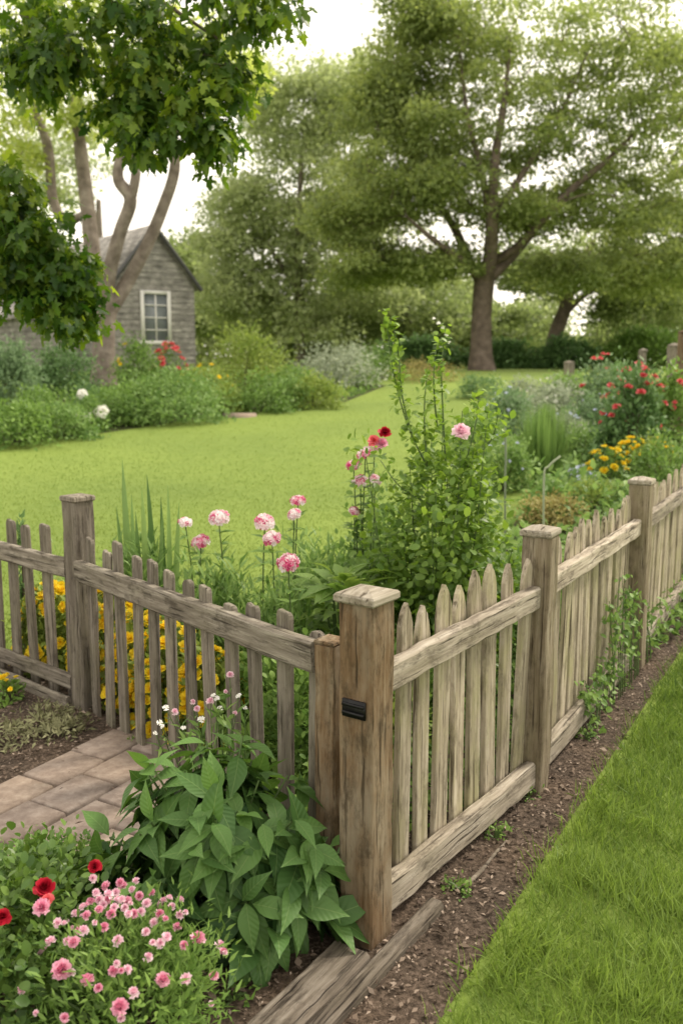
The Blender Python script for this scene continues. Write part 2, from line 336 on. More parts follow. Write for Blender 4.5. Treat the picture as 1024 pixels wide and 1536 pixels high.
# pavers: one path, the joints real gaps
a_=np.array([.5,.866]);n_=np.array([.866,-.5]);o_=np.array([-1.32,3.40])
bm=MB()
for r in range(4):
    s0=-1.5+(.13 if r%2 else 0)
    while s0<.70:
        L_=.265;e=min(s0+L_,.80);c=o_+a_*((s0+e)/2)+n_*(.105+r*.206)
        tl=random.random()
        w,l,z=.192/2,(e-s0-.013)/2,.03+random.random()*.006
        prof=[(1,0),(1,z-.008),(.955,z)];sk=R.normal(0,.003,2)
        vs=[]
        for q,zz in prof:
            for sx,sy in((-1,-1),(1,-1),(1,1),(-1,1)):
                p=c+a_*sx*(l-(1-q)*w)+n_*sy*(w*q)+sk;vs.append([p[0],p[1],zz+(R.normal()*.0008 if zz else 0)])
        fs=[[k*4+i,k*4+(i+1)%4,k*4+4+(i+1)%4,k*4+4+i] for k in range(2) for i in range(4)]+[[8,9,10,11]]
        fs=[f[::-1] for f in fs]
        bm.add(vs,fs,tl);s0+=L_
tag(bm.build('paver_path',M['paver'],smooth=False),kind='structure')
# ------------------------------------------------------------------ grass and chips (uncountable)
def inpoly(P,poly_):
    x,y=P[:,0],P[:,1];c=np.zeros(len(P),bool);n=len(poly_);j=n-1
    for i in range(n):
        xi,yi=poly_[i];xj,yj=poly_[j]
        k=((yi>y)!=(yj>y))&(x<(xj-xi)*(y-yi)/(yj-yi+1e-12)+xi);c^=k;j=i
    return c
def grass(name,pts,h,w,mat,label,wild=0.,var=1.,cw=1.):
    n=len(pts)
    pos=np.column_stack([pts,hgt(pts[:,1])])
    cl=cw*(.4*np.sin(pts[:,0]*9+np.sin(pts[:,1]*7)*2)+.35*np.sin(pts[:,1]*13+pts[:,0]*5)+.35*np.sin(pts[:,0]*23+pts[:,1]*19))
    d=R.normal(size=(n,3))*(.38+wild);d[:,2]=1;d[:,0]+=.3*cl-wild*.3;d[:,1]-=.25*cw*np.cos(pts[:,0]*6+pts[:,1]*4)
    nn=R.normal(size=(n,3));nn[:,2]*=.1
    big=.2*np.sin(pts[:,0]*.9+pts[:,1]*.6)+.14*np.sin(pts[:,1]*.8-pts[:,0]*.5)
    t=np.clip(.5+var*(R.random(n)*.7+.18*cl+.15-.5)+big*.9,0,1)
    o=leaves(name,M[mat],None,pos,d,nn,h*(.45+.9*R.random(n)**1.3)*(1+.3*cl),BLADE,w/(h*.05),t)
    return tag(o,label,'grass',kind='stuff')
near=[tuple(p+np.array([.03,0])) for p in EDGE[1:]]+[(4.4,9.0),(5.2,9.0),(3.0,2.0),(1.3,1.4)]
pp=np.column_stack([R.uniform(0,3.4,210000),1.5+5.5*R.random(210000)**1.5]);pp=pp[inpoly(pp+R.normal(size=pp.shape)*.03,near)]
vis=pp[:,0]<.366*(pp[:,1]*.99+.3)+.9;pp=pp[vis]
grass('near_lawn_grass',pp,.068,.0035,'bladen','tufted green lawn grass at the lower right beside the mulch strip',.14)
nb=190000;yy=np.exp(R.uniform(math.log(4.3),math.log(24),nb));xx=R.uniform(-.46,.36,nb)*yy;pp=np.column_stack([xx,yy])
allbed=inpoly(pp,ring)|inpoly(pp,far)|inpoly(pp,lb)
fx=np.interp(pp[:,1],[2.4,4.86,6.41,9.5],[.07,1.578,2.44,4.2]);pp=pp[(~allbed)&(pp[:,0]<fx)]
ll=LL2-LP;side=(pp[:,0]-LP[0])*ll[1]-(pp[:,1]-LP[1])*ll[0];pp=pp[~((pp[:,0]<LP[0])&(side<.0)) | (pp[:,1]>6.2)]
grass('lawn_grass',pp,.018,.0045,'blade','short mown lawn grass spreading behind the weathered fence',0,.4,.25)
nc=90000;pp=np.column_stack([R.uniform(-2.6,2.4,nc),R.uniform(1.7,6,nc)]);pp=pp[inpoly(pp+R.normal(size=pp.shape)*.015,ring)]
rl=pp-o_;pp=pp[~((rl@n_>0)&(rl@n_<.82)&(rl@a_<.8)&(R.random(len(pp))>.012))];n=len(pp)
d=R.normal(size=(n,3));d[:,2]*=.25;nn=R.normal(size=(n,3))*.4;nn[:,2]+=1
rl=pp-o_;onp=(rl@n_>0)&(rl@n_<.82)&(rl@a_<.8)
tag(leaves('mulch_chips',M['chip'],None,np.column_stack([pp,R.uniform(.006,.018,n)+.034*onp]),d,nn,R.gamma(1.8,.0052,n)+.003,FAR,.8,R.beta(1.6,2.2,n)),'scattered brown bark mulch chips and crumbs beside the fence','mulch',kind='stuff')
# ------------------------------------------------------------------ wooden members
def beam_mesh(name,L_,w,t,mat,axis='X',jit=.0025,seg=14,ch=.008,bow=0):
    sec=[(-t/2+ch,-w/2),(t/2-ch,-w/2),(t/2,-w/2+ch),(t/2,w/2-ch),(t/2-ch,w/2),(-t/2+ch,w/2),(-t/2,w/2-ch),(-t/2,-w/2+ch)]
    V=[];F=[]
    for i in range(seg+1):
        x=L_*i/seg
        jy,jz=R.normal()*jit,R.normal()*jit
        for (y,z) in sec:
            a=R.normal()*jit*.5
            p=(x,y+jy+a,z+jz+a+bow*math.sin(PI*i/seg))
            V.append(p if axis=='X' else (p[1],p[2]-bow*math.sin(PI*i/seg),p[0]))
    for i in range(seg):
        for j in range(8):
            k=(j+1)%8;F.append((i*8+j,i*8+k,(i+1)*8+k,(i+1)*8+j))
    F.append(tuple(range(7,-1,-1)));F.append(tuple(seg*8+j for j in range(8)))
    me=bpy.data.meshes.new(name);me.from_pydata(V,[],F)
    bm=bmesh.new();bm.from_mesh(me);bmesh.ops.recalc_face_normals(bm,faces=bm.faces);bm.to_mesh(me);bm.free()
    me.materials.append(M[mat]);return me
def picket_mesh(name,w,h,t,style,mat):
    if style=='gothic':
        k=.09+R.random()*.02
        right=[(w/2,0),(w/2,h*.5),(w/2*(1+R.normal()*.03),h-k),(w*.43,h-k*.62),(w*.27,h-k*.28),(w*.1,h-.012)]
        out=right+[(R.normal()*.003,h)]+[(-x*(1+R.normal()*.04),z) for x,z in right[::-1]]
    else:
        k=.02
        right=[(w/2,0),(w/2*(1+R.normal()*.04),h*.5),(w/2,h-k),(w*.46,h-k*.4),(w*.33,h-k*.05)]
        out=right+[(R.normal()*.004,h+R.normal()*.002)]+[(-x,z+R.normal()*.004) for x,z in right[::-1]]
    bm=bmesh.new();f=bm.faces.new([bm.verts.new((x,-t/2,z)) for x,z in out])
    r=bmesh.ops.extrude_face_region(bm,geom=[f]);bmesh.ops.translate(bm,verts=[v for v in r['geom'] if isinstance(v,bmesh.types.BMVert)],vec=(0,t,0))
    bmesh.ops.recalc_face_normals(bm,faces=bm.faces)
    bmesh.ops.bevel(bm,geom=[e for e in bm.edges if abs(e.verts[0].co.y-e.verts[1].co.y)<1e-6],offset=.003,segments=1,affect='EDGES')
    me=bpy.data.meshes.new(name);bm.to_mesh(me);bm.free();me.materials.append(M[mat]);return me
def cap_mesh(name,s,t,peak,mat):
    V=[];
    for q,z in((.92,0),(1,.006),(1,t),(.93,t+.006)):
        for sx,sy in((-1,-1),(1,-1),(1,1),(-1,1)):V.append((sx*s/2*q,sy*s/2*q,z))
    V.append((0,0,t+peak));F=[(0,3,2,1)]
    for k in range(3):
        for i in range(4):F.append((k*4+i,k*4+(i+1)%4,k*4+4+(i+1)%4,k*4+4+i))
    for i in range(4):F.append((12+i,12+(i+1)%4,16))
    me=bpy.data.meshes.new(name);me.from_pydata(V,[],F);me.materials.append(M[mat]);return me
def rel(root,p): return (p[0]-root.location.x,p[1]-root.location.y,(p[2] if len(p)>2 else 0)-root.location.z)
def post(root,p,h,s,rz,mat,capm=None,caps=1.2,ct=.022,peak=.03,label=None,tilt=(0,0)):
    o=link('post',beam_mesh('post',h+.05,s,s,mat,'Z',.0015,12,.006),root,rel(root,(p[0],p[1],-.05)),(tilt[0],tilt[1],rz))
    if label:o['label']=label
    link('post_cap',cap_mesh('post_cap',s*caps,ct,peak,capm or mat),o,(0,0,h+.051))
    return o
def member(root,name,p0,p1,w,t,mat,jit=.0013,bow=0,label=None):
    p0=np.array(p0,float);p1=np.array(p1,float);d=p1-p0;L_=np.linalg.norm(d)
    o=link(name,beam_mesh(name,L_,w,t,mat,'X',jit,14,.007,bow),root,rel(root,p0),(0,-math.asin(d[2]/L_),math.atan2(d[1],d[0])))
    if label:o['label']=label
    return o
# right fence: pickets nailed to the back of the rails, the posts standing proud of both
fr=thing('picket_fence','pale weathered picket fence with pointed pickets running off along the mulch strip to the right','fence',(P1[0],P1[1],0))
PS=[P1,P2,P3,P4,P5]
ang=[math.atan2(*(PS[i+1]-PS[i])[::-1]) for i in range(4)]
pm=[picket_mesh('picket',.077+R.normal()*.003,.90+R.normal()*.007,.02,'gothic','pick_r') for _ in range(9)]
for i,p in enumerate(PS):
    q=ang[max(0,min(i,3))]
    if i==0:
        po=post(fr,p,1.0,.112,q,'post_f','cap',1.17,.02,.022,'brown front corner post with flat pale cap and black latch plate')
        lp=MB();lp.box((0,0,0),(.006,.075,.05));lp.box((-.006,0,.012),(.006,.07,.008));lp.box((-.006,0,-.012),(.006,.07,.008))
        lp.build('latch_plate',M['black'],po,False,(-.061,.0,.76))
    else: post(fr,p,1.0,.108,q,'post_r','cap' if i<3 else 'post_r',1.12,.02,.022,tilt=(R.normal()*.006,R.normal()*.006))
for i in range(4):
    A_,B_=PS[i],PS[i+1];d=(B_-A_);L_=np.linalg.norm(d);d=d/L_;nv=np.array([d[1],-d[0]])
    for (z,w,nm) in((.772,.085,'top_rail'),(.085,.10,'bottom_rail')):
        off=.012 if i==0 else -.004
        s=A_+d*.057+nv*off;e=B_-d*.056+nv*off
        member(fr,nm,(*s,z+R.normal()*.006),(*e,z+R.normal()*.006),w,.045,'rail_r',.0018)
    n=max(1,round((L_-.12)/.117))
    for k in range(n):
        s=.06+.045+(L_-.21)*k/(n-1)
        p=A_+d*s+nv*((.012 if i==0 else -.004)-.0355)
        link('picket',random.choice(pm),fr,rel(fr,(p[0],p[1],.04+R.normal()*.007)),(R.normal()*.008,R.normal()*.012,ang[i]+R.normal()*.015))
# left fence
fl=thing('picket_fence','darker grey low picket fence with blunt pickets on the left beside the pavers','fence',(LP[0],LP[1],0))
d=EP-LP;L_=np.linalg.norm(d);d=d/L_;al=math.atan2(d[1],d[0]);nv=np.array([d[1],-d[0]])
d2=LP-LL2;L2=np.linalg.norm(d2);d2=d2/L2;al2=math.atan2(d2[1],d2[0]);nv2=np.array([d2[1],-d2[0]])
post(fl,LP,1.0,.105,al2,'post_l','post_l',1.1,.02,.012,'tall grey corner post with a small cap')
post(fl,EP,.83,.075,ang[0],'post_f','post_f',1.0,.006,.006,'short brown end post behind the front corner post')
post(fl,LL2,1.0,.105,al2,'post_l','post_l',1.1,.02,.012)
s=LP+d*.056+nv*.03;e=EP-d*.03+nv*.03
member(fl,'top_rail',(*s,.685),(*e,.785),.095,.045,'rail_l')
ql=[picket_mesh('picket',.072+R.normal()*.004,.86+R.normal()*.012,.02,'blunt','pick_l') for _ in range(7)]
for k in range(12):
    s=.13+(L_-.22)*k/11;p=LP+d*s
    link('picket',random.choice(ql),fl,rel(fl,(p[0],p[1],-.01+R.normal()*.012)),(R.normal()*.012,R.normal()*.018,al+R.normal()*.03))
s=LL2+d2*.056+nv2*.03;e=LP-d2*.056+nv2*.03
member(fl,'top_rail',(*s,.69),(*e,.68),.09,.045,'rail_l')
member(fl,'bottom_rail',(*s,.13),(*e,.12),.07,.04,'rail_l')
s=LL2+d2*.056+nv2*.06;e=LP-d2*.056+nv2*.06
member(fl,'ground_board',(*s,.03),(*e,.025),.06,.03,'rail_l')
for k in range(13):
    s=.12+(L2-.23)*k/12;p=LL2+d2*s
    link('picket',random.choice(ql),fl,rel(fl,(p[0],p[1],.0+R.normal()*.01)),(R.normal()*.012,R.normal()*.015,al2+R.normal()*.03))
# timbers on the ground
def timber(p0,p1,w,t,label,z,roll=0):
    p0=np.array(p0,float);p1=np.array(p1,float);dd=p1-p0;L_=np.linalg.norm(dd)
    o=link('garden_timber',beam_mesh('garden_timber',L_,t,w,'timber','X',.0012,18,.010),None,(p0[0],p0[1],z),(roll,0,math.atan2(dd[1],dd[0])))
    tag(o,label,'timber')
timber((.025,2.355),(-.43,1.65),.125,.045,'thick cracked grey timber lying at the foot of the brown front post',.02,.05)
timber((.285,2.60),(-.22,1.80),.055,.045,'thin weathered timber half sunk along the mulch, right of the thick one',.012)
tw=MB();p=[G(u,v)+np.array([0,0,.012]) for u,v in((700,1332),(722,1310),(742,1285),(757,1268))];tw.tube(spline(p,4),[.008]*5+[.006]*5+[.003]*3,6)
tag(tw.build('fallen_twig',M['timber']),'thin brown stick lying on the mulch below the pale fence','twig')
# ------------------------------------------------------------------ plants
def dome(n,r,h,shell=.6,zmin=.0):
    d=rdir(n);d[:,2]=np.abs(d[:,2]);q=(shell+(1-shell)*R.random(n)**.6)[:,None]
    p=d*q*np.array([r,r,h]);p[:,2]=np.maximum(p[:,2],zmin);return p
def bush(name,label,cat,base,r,h,n,size,mat,tm=MED,nc=26,cs=.2,shell=.55,droop=.1,up=.35,group=None,stemmat='stemb',ws=1.0,lift=.12,ell=None,sm=None):
    root=thing(name,label,cat,base,0,group)
    c=dome(nc,r*.9,h*.9,shell);c[:,2]+=h*lift*.5
    idx=R.integers(0,nc,n)
    pos=c[idx]+R.normal(size=(n,3))*cs*np.array([r,r,h*.6]);fill=R.random(n)<.25
    pos[fill]=dome(fill.sum(),r*.92,h*.93,.3)
    pos[:,2]=np.maximum(pos[:,2],h*.03*R.random(n)+.005)
    if ell is not None: pos=pos*np.array(ell);c=c*np.array(ell)
    out=unit(pos-np.array([0,0,h*.3]))
    dirs=out*.7+rdir(n)*.8;dirs[:,2]+=up-droop
    nn=out*.6+rdir(n)*.5;nn[:,2]+=.8
    tt=np.clip(R.random(nc)[idx]*.5+R.random(n)*.5,0,1)
    leaves('foliage',M[mat],root,pos,dirs,nn,size*(.6+.7*R.random(n)),tm,ws,tt)
    sb=MB()
    for k in range(min(nc,9)):
        e=c[k]; sb.tube(spline([[e[0]*.12,e[1]*.12,0],[e[0]*.45,e[1]*.45,e[2]*.55],e*.93],3),np.linspace(sm or max(.006,h*.012),max(.003,h*.004),7),5)
    sb.build('stem',M[stemmat],root)
    return root
def flowers(root,kind,n,r,h,size,name='blossom',zlo=.45,stalk=.02,ell=(1,1,1)):
    got=0
    while got<n:
        p=dome(1,r*1.0,h*1.0,.97)[0]
        if p[2]<h*zlo: continue
        p=p*np.array(ell);nn=unit(p/np.array([r,r,h]))+np.array([R.normal()*.25,-.25+R.normal()*.2,.5])
        blossom(root,kind,p+unit(nn)*stalk*.6,nn,size*(.6+.7*R.random()),name);got+=1
# ---- foreground: broad-leaved plant, leaves in loose whorls on arching stems
b0=np.array([-.35,2.50,0]);root=thing('broad_leaf_plant','large mound of big spreading pointed green leaves at the foot of the brown post','plant',b0)
rx,ry,hh=.37,.28,.61
ns=84;th0=R.uniform(0,2*PI,ns);ph0=np.arccos(1-R.random(ns)*.98);q0=.62+.38*R.random(ns)**.6
tipc=np.stack([np.sin(ph0)*np.cos(th0)*rx*q0,np.sin(ph0)*np.sin(th0)*ry*q0,np.cos(ph0)*hh*q0*.86+.07],1)
per=7;idx=np.repeat(np.arange(ns),per);nl=len(idx)
ax=np.stack([np.sin(ph0)*np.cos(th0),np.sin(ph0)*np.sin(th0),np.cos(ph0)*.7+.3],1);ax=unit(ax)[idx]
az_=np.tile(np.arange(per)*2.4,ns)+R.normal(0,.4,nl)+np.repeat(R.uniform(0,6,ns),per)
u_=unit(np.cross(ax,[.3,.2,.93]));v_=np.cross(ax,u_);lvl=np.tile(np.linspace(0,1,per),ns)
side_=np.cos(az_)[:,None]*u_+np.sin(az_)[:,None]*v_
surf=tipc[idx]-ax*(.10*lvl)[:,None]+R.normal(size=(nl,3))*.008
outh=np.stack([np.cos(th0),np.sin(th0),np.zeros(ns)],1)[idx]
dirs=side_*(.6+.3*lvl)[:,None]+ax*(.6-.6*lvl)[:,None]+outh*.35+np.array([0,0,-.42])+R.normal(size=(nl,3))*.18
nn=ax*1.0+np.array([0,0,.4])+R.normal(size=(nl,3))*.22
size=(.105+.06*lvl+.05*R.random(nl))*(1-.28*np.cos(ph0[idx]))
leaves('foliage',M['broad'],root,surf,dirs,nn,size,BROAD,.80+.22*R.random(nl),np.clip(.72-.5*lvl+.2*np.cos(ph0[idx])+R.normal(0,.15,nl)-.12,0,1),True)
sb=MB()
for k in range(ns):
    e=tipc[k];sb.tube(spline([[e[0]*.15,e[1]*.15,0],[e[0]*.55,e[1]*.55,e[2]*.65],e],3),np.linspace(.006,.003,7),5)
sb.build('stem',M['stem'],root)
# slender pale flowers rising behind it
root=thing('slender_flower_plant','thin stems with tiny pale pink flowers rising behind the broad leaved mound','flowers',(-.36,2.78,0))
sb=MB();lp=[]
for (u,v,Y) in((240,1085,2.75),(249,1062,2.8),(320,1043,2.8),(289,1053,2.85),(345,1013,2.85),(358,1044,2.8),(275,1092,2.7),(233,1100,2.75),(302,1080,2.75),(368,1062,2.8),(262,1068,2.8),(330,1063,2.85),(316,1052,2.82),(325,1048,2.8),(244,1090,2.74),(338,1038,2.82),(296,1064,2.8),(352,1070,2.78)):
    e=pt(u,v,Y)-np.array([-.36,2.78,0]);b=np.array([e[0]*.35+R.normal()*.02,R.normal()*.03,0])
    path=spline([b,b*.5+e*.5+np.array([.01*R.normal(),0,.06]),e],4);sb.tube(path,np.linspace(.003,.0013,len(path)),5)
    blossom(root,'palep' if random.random()<.35 else 'cream',e,(R.normal()*.3,-.5,.8),.008+.006*R.random());lp+=[path[j] for j in (3,4,5,6,7,7,7)]
sb.build('stem',M['stem'],root);lp=np.array(lp);n=len(lp)
leaves('foliage',M['fern'],root,lp,rdir(n)+[0,0,.6],rdir(n)+[0,0,1],.05,NARROW,1.4)
# ---- pink mound bottom left
bp=np.array([-.50,1.98,0]);root=bush('pink_flower_plant','bushy plant covered in small frilly pink blossoms in the bottom left corner','flowers',bp,.27,.40,5200,.026,'green',NARROW,50,.16,.5,.1,.7,stemmat='stem',ws=1.7)
for (u,v,Y,s) in((93,1456,1.85,.026),(131,1474,1.83,.019),(181,1513,1.78,.022),(244,1472,1.85,.02),(222,1437,1.9,.013),(297,1410,1.98,.02),(279,1469,1.88,.015),(177,1412,1.92,.015),(113,1415,1.9,.016),(103,1413,1.93,.014),(219,1399,1.95,.013),(240,1415,1.93,.013),(240,1372,2.0,.013),(201,1372,2.0,.014),(220,1356,2.05,.014),(210,1344,2.08,.013),(178,1352,2.05,.014),(150,1350,2.05,.013),(160,1330,2.08,.013),(186,1330,2.1,.012),(168,1372,2.0,.014),(150,1366,2.0,.013),(131,1374,1.98,.012),(190,1456,1.85,.013),(265,1392,2.0,.013),(270,1372,2.03,.012),(88,1385,1.95,.013),(181,1325,2.1,.013),(205,1322,2.12,.011),(145,1340,2.05,.012),(232,1385,1.98,.013),(157,1392,1.95,.013),(200,1490,1.8,.014),(172,1458,1.85,.015),(140,1318,2.1,.012),(245,1352,2.08,.011),(228,1340,2.1,.011),(193,1352,2.06,.013),(163,1349,2.06,.013),(175,1340,2.08,.013),(212,1368,2.02,.012),(258,1360,2.06,.011),(120,1396,1.95,.011),(187,1362,2.03,.012),(155,1358,2.03,.012),(172,1362,2.02,.012),(199,1335,2.1,.011)):
    e=pt(u,v,Y)-bp;blossom(root,'pink' if s>.0155 or random.random()<.3 else 'palep',e,(e[0]*1.2+R.normal()*.25,-.45+R.normal()*.25,.85),s*.95)
flowers(root,'palep',34,.27,.405,.011,zlo=.5)
flowers(root,'pink',12,.27,.405,.011,zlo=.4)
# ---- red rose shrub bottom left
br=np.array([-.86,2.2,0]);root=bush('red_rose_shrub','low rose shrub with a few deep red blooms at the left bottom corner','rose',br,.34,.39,4200,.029,'shrubd',ROUND,44,.15,.55,.1,.4)
for (u,v,Y,s,k) in((143,1301,2.12,.017,'red'),(68,1332,2.05,.025,'red'),(5,1376,1.98,.019,'red'),(64,1362,2.0,.022,'pink'),(72,1350,2.02,.015,'coral')):
    blossom(root,k,pt(u,v,Y)-br,(.1,-.6,.8),s)
bush('small_leaf_shrub','fine leaved green shrub between the pavers and the red rose','shrub',at(60,2.50),.24,.27,4600,.022,'green',ROUND,44,.16,.55,.1,.5)
# ---- sparse dry cover by the left fence and yellow bloom
bush('ground_cover_plant','sparse dry pale clump on the mulch before the left fence','plant',at(62,4.0),.24,.10,620,.028,'dry',NARROW,34,.1,.4,0,.4,ws=2)
bush('ground_cover_plant','dry pale tuft between the pavers and the tall grey post','plant',at(95,3.95),.13,.08,260,.026,'dry',NARROW,18,.12,.4,0,.4,ws=2)
bush('ground_cover_plant','sparse low pale clump at the frame edge below the left fence','plant',at(-10,3.85),.2,.08,480,.028,'dry',NARROW,26,.1,.4,0,.4,ws=2)
r_=bush('yellow_flower_plant','tiny yellow flowered plant at the left edge in front of the ground board','flowers',at(12,4.35),.08,.12,260,.03,'green',MED,10)
flowers(r_,'yellow',9,.08,.13,.014)
# ---- yellow drift behind the left fence
for (u,Y,w,h,nb_,lab) in((85,4.85,.2,.46,90,'yellow flowered clump seen through the pickets left of the tall grey post'),(168,4.6,.2,.48,100,'yellow flowered clump just right of the tall grey corner post'),(215,4.3,.19,.46,100,'yellow flowered clump seen through the third gap right of the tall grey post'),(262,4.05,.19,.46,100,'yellow flowered clump seen through the middle pickets of the grey fence'),(318,3.85,.17,.42,85,'yellow flowered clump behind the grey fence nearest the front post')):
    r_=bush('yellow_flower_plant',lab,'flowers',at(u,Y),w,h,1200,.045,'ygreen',MED,30,.18,.5,0,.4,group='yellow flowers behind the grey fence',stemmat='stem')
    flowers(r_,'yellow',nb_,w*1.05,h,.031,zlo=.1)
# ---- feathery fillers
for (u,Y,w,h,n,mat,tm,sz,lab,ws) in(
 (225,4.85,.28,.64,2600,'fern',NARROW,.07,'feathery green plant behind the grey fence below the sword leaves',1.2),
 (330,4.4,.26,.66,2600,'fern',NARROW,.07,'feathery light green plant under the left pink and white flower heads',1.2),
 (420,4.1,.24,.66,2400,'fern',NARROW,.06,'feathery green plant under the middle pink flower heads',1.3),
 (455,3.5,.22,.50,2000,'green',ROUND,.03,'small leaved green filler plant behind the short end post',1),
 (545,3.72,.24,.44,2200,'ygreen',ROUND,.03,'low yellow green leafy plant just behind the front corner post',1),
 (610,3.95,.24,.46,2000,'green',MED,.035,'low green leafy plant at the foot of the tall rose bush',1),
 (395,3.75,.2,.48,1700,'green',MED,.04,'mid green leafy plant behind the middle of the grey fence',1),
 (770,5.2,.34,.62,2600,'fern',MED,.045,'leafy green plant filling the gap right of the tall rose bush',1),
 (800,4.9,.3,.4,1900,'fern',MED,.04,'low light green plant behind the second pale post',1),
 (890,5.7,.3,.45,1700,'green',MED,.045,'green plant half hidden by the pickets near the third pale post',1),
 (470,4.9,.3,.66,2400,'fern',NARROW,.07,'feathery light green plant behind the magenta edged head',1.3),
 (565,5.0,.24,.98,2600,'green',MED,.038,'bushy leafy plant carrying up to the loose pink heads left of the rose',1),
 (530,5.3,.32,.66,2200,'green',MED,.045,'green leafy plant behind the pale broad leaves, left of the rose bush',1)):
    bush('leafy_plant',lab,'plant',at(u,Y),w,h,n,sz,mat,tm,34,.2,.5,0,.6,group='leafy filler plants in the bed',ws=ws,stemmat='stem')
bi=at(225,4.8);root=thing('iris_plant','tall upright sword shaped leaves rising above the grey fence','plant',bi)
sp=[(183,690),(190,745),(212,735),(228,715),(248,748),(262,728),(270,755),(205,770),(240,770),(178,760),(222,780)]
E=np.array([pt(u,v,4.8+R.normal()*.06)-bi for u,v in sp]);Bs=np.column_stack([E[:,0]*.6,R.normal(size=len(E))*.05,np.zeros(len(E))]);dd=E-Bs
leaves('foliage',M['sword'],root,Bs,dd,np.column_stack([R.normal(size=len(E))*.6,-np.ones(len(E)),np.zeros(len(E))]),np.linalg.norm(dd,axis=1),SWORD,.7)
bs=at(42,5.0);bush('spire_plant','slender dark green spire poking up behind the left fence','plant',bs,.06,zpix(745,5.0),420,.05,'dark',NARROW,14,.12,.4,0,1.2,ws=1.6)
bush('leafy_plant','thin green sprigs above the fence, left of the tall grey post','plant',at(85,5.1),.16,.62,400,.05,'fern',NARROW,20,.2,.5,0,.8,stemmat='stem')
# ---- phlox
def phlox(label,u,Y,heads):
    b=at(u,Y);root=thing('phlox_plant',label,'flowers',b,0,None);sb=MB();P=[];D=[]
    for (hu,hv,hy,s,k) in heads:
        e=pt(hu,hv,hy)-b;b_=np.array([e[0]*.5,e[1]*.5,0]);path=spline([b_,b_*.4+e*.6+[R.normal()*.02,0,0],e-[0,0,s*.5]],5)
        sb.tube(path,np.linspace(.005,.003,len(path)),6);blossom(root,k,e-np.array([0,0,s*.4]),(R.normal()*.25,-.35+R.normal()*.15,1),s,'flower_head')
        for t in np.linspace(.1,.97,20):
            p=path[int(t*(len(path)-1))]
            for q in range(2):P.append(p);D.append([R.normal(),R.normal(),.35])
    sb.build('stem',M['stem'],root);P=np.array(P);D=np.array(D)
    leaves('foliage',M['green'],root,P,D,rdir(len(P))*.3+[0,0,1],.075,NARROW,2.0)
phlox('flower plant with three pale pink and white heads, leftmost behind the grey fence',300,4.5,[(278,780,4.5,.032,'phlox'),(301,808,4.45,.042,'phloxp'),(328,772,4.5,.05,'phlox')])
phlox('flower plant with two pale pink heads stacked, middle of the bed',403,4.2,[(397,778,4.25,.046,'phlox'),(408,803,4.15,.04,'phlox')])
phlox('tall flower plant with two small pink heads behind the pair of pale ones',444,4.5,[(447,747,4.55,.036,'phloxp'),(441,768,4.45,.034,'phlox')])
phlox('short flower plant with a single magenta edged head near the pale broad leaves',432,3.9,[(432,838,3.85,.046,'phloxp')])
phlox('flower plant with loose pink and white heads left of the tall rose bush',550,4.72,[(540,718,4.72,.04,'phlox'),(562,716,4.74,.035,'phlox'),(530,694,4.72,.036,'phloxp'),(548,676,4.75,.042,'phlox'),(562,664,4.78,.036,'phloxp'),(531,764,4.7,.028,'phloxp')])
# ---- pale broad leaves
bh=at(515,4.15);root=thing('hosta_plant','clump of large pale green upright leaves left of the tall rose bush','plant',bh)
nl=170;th=R.uniform(0,2*PI,nl);zz=R.uniform(.12,.72,nl)
pos=np.stack([np.cos(th)*.14*R.random(nl),np.sin(th)*.14*R.random(nl),zz*.95],1);pos[:,:2]*=(1.7-zz)[:,None]
dirs=np.stack([np.cos(th),np.sin(th),R.uniform(.2,1.4,nl)],1)
leaves('foliage',M['hosta'],root,pos,dirs,np.stack([-np.cos(th)*.5,-np.sin(th)*.5,np.ones(nl)],1)+R.normal(size=(nl,3))*.2,.10+.09*R.random(nl),BROAD,.9,None,True)
sb=MB()
for k in range(40): sb.tube([[pos[k,0]*.3,pos[k,1]*.3,0],pos[k]*.6,pos[k]],[.007,.006,.004],5)
sb.build('stem',M['stem'],root)
# ---- tall rose bush
bb=at(660,4.4);root=thing('rose_bush','tall bushy rose with long bare shoots reaching above the lawn, beside the second pale post','rose',bb)
sb=MB();tips=[]
for k in range(36):
    a=R.uniform(0,2*PI);h=R.uniform(.55,1.42);r=.37*math.sin(min(1,h/1.6)*PI*.80)+.04
    e=np.array([math.cos(a)*r*R.uniform(.3,1.05),math.sin(a)*r*R.uniform(.3,1.05),h]);path=spline([[e[0]*.15,e[1]*.15,0],[e[0]*.75,e[1]*.75,h*.55],e],6);sb.tube(path,np.linspace(.006,.002,len(path)),6);tips+=list(path[4:])
sh=[]
for (pl) in([(640,700),(612,640),(590,560),(578,474)],[(668,700),(664,620),(662,550),(668,490)],[(655,640),(650,570),(655,505)],[(620,660),(604,600),(597,530),(588,484)],[(650,760),(600,730),(570,690)],[(690,720),(712,640),(718,590)],[(640,700),(636,620),(640,560)],[(700,700),(736,660),(746,625)]):
    path=spline([pt(u,v,4.4+.04*R.normal())-bb for u,v in pl],6);sb.tube(path,np.linspace(.005,.0018,len(path)),6);sh+=list(path)
sb.build('cane',M['stem'],root)
tips=np.array(tips);n=5600
idx=R.integers(0,len(tips),n);pos=tips[idx]+R.normal(size=(n,3))*[.058,.058,.05]
nb2=n//4;body=dome(nb2,.33,.6,.55);body[:,2]=R.uniform(.12,1.2,nb2);body[:,:2]*=np.interp(body[:,2],[0,.3,.75,1.0,1.25],[.9,1.1,1.0,.8,.4])[:,None];pos[:nb2]=body
out=unit(pos-[0,0,.7]);dirs=out*.6+rdir(n)*.8+[0,0,.1];nn=out*.4+rdir(n)*.5+[0,0,.7]
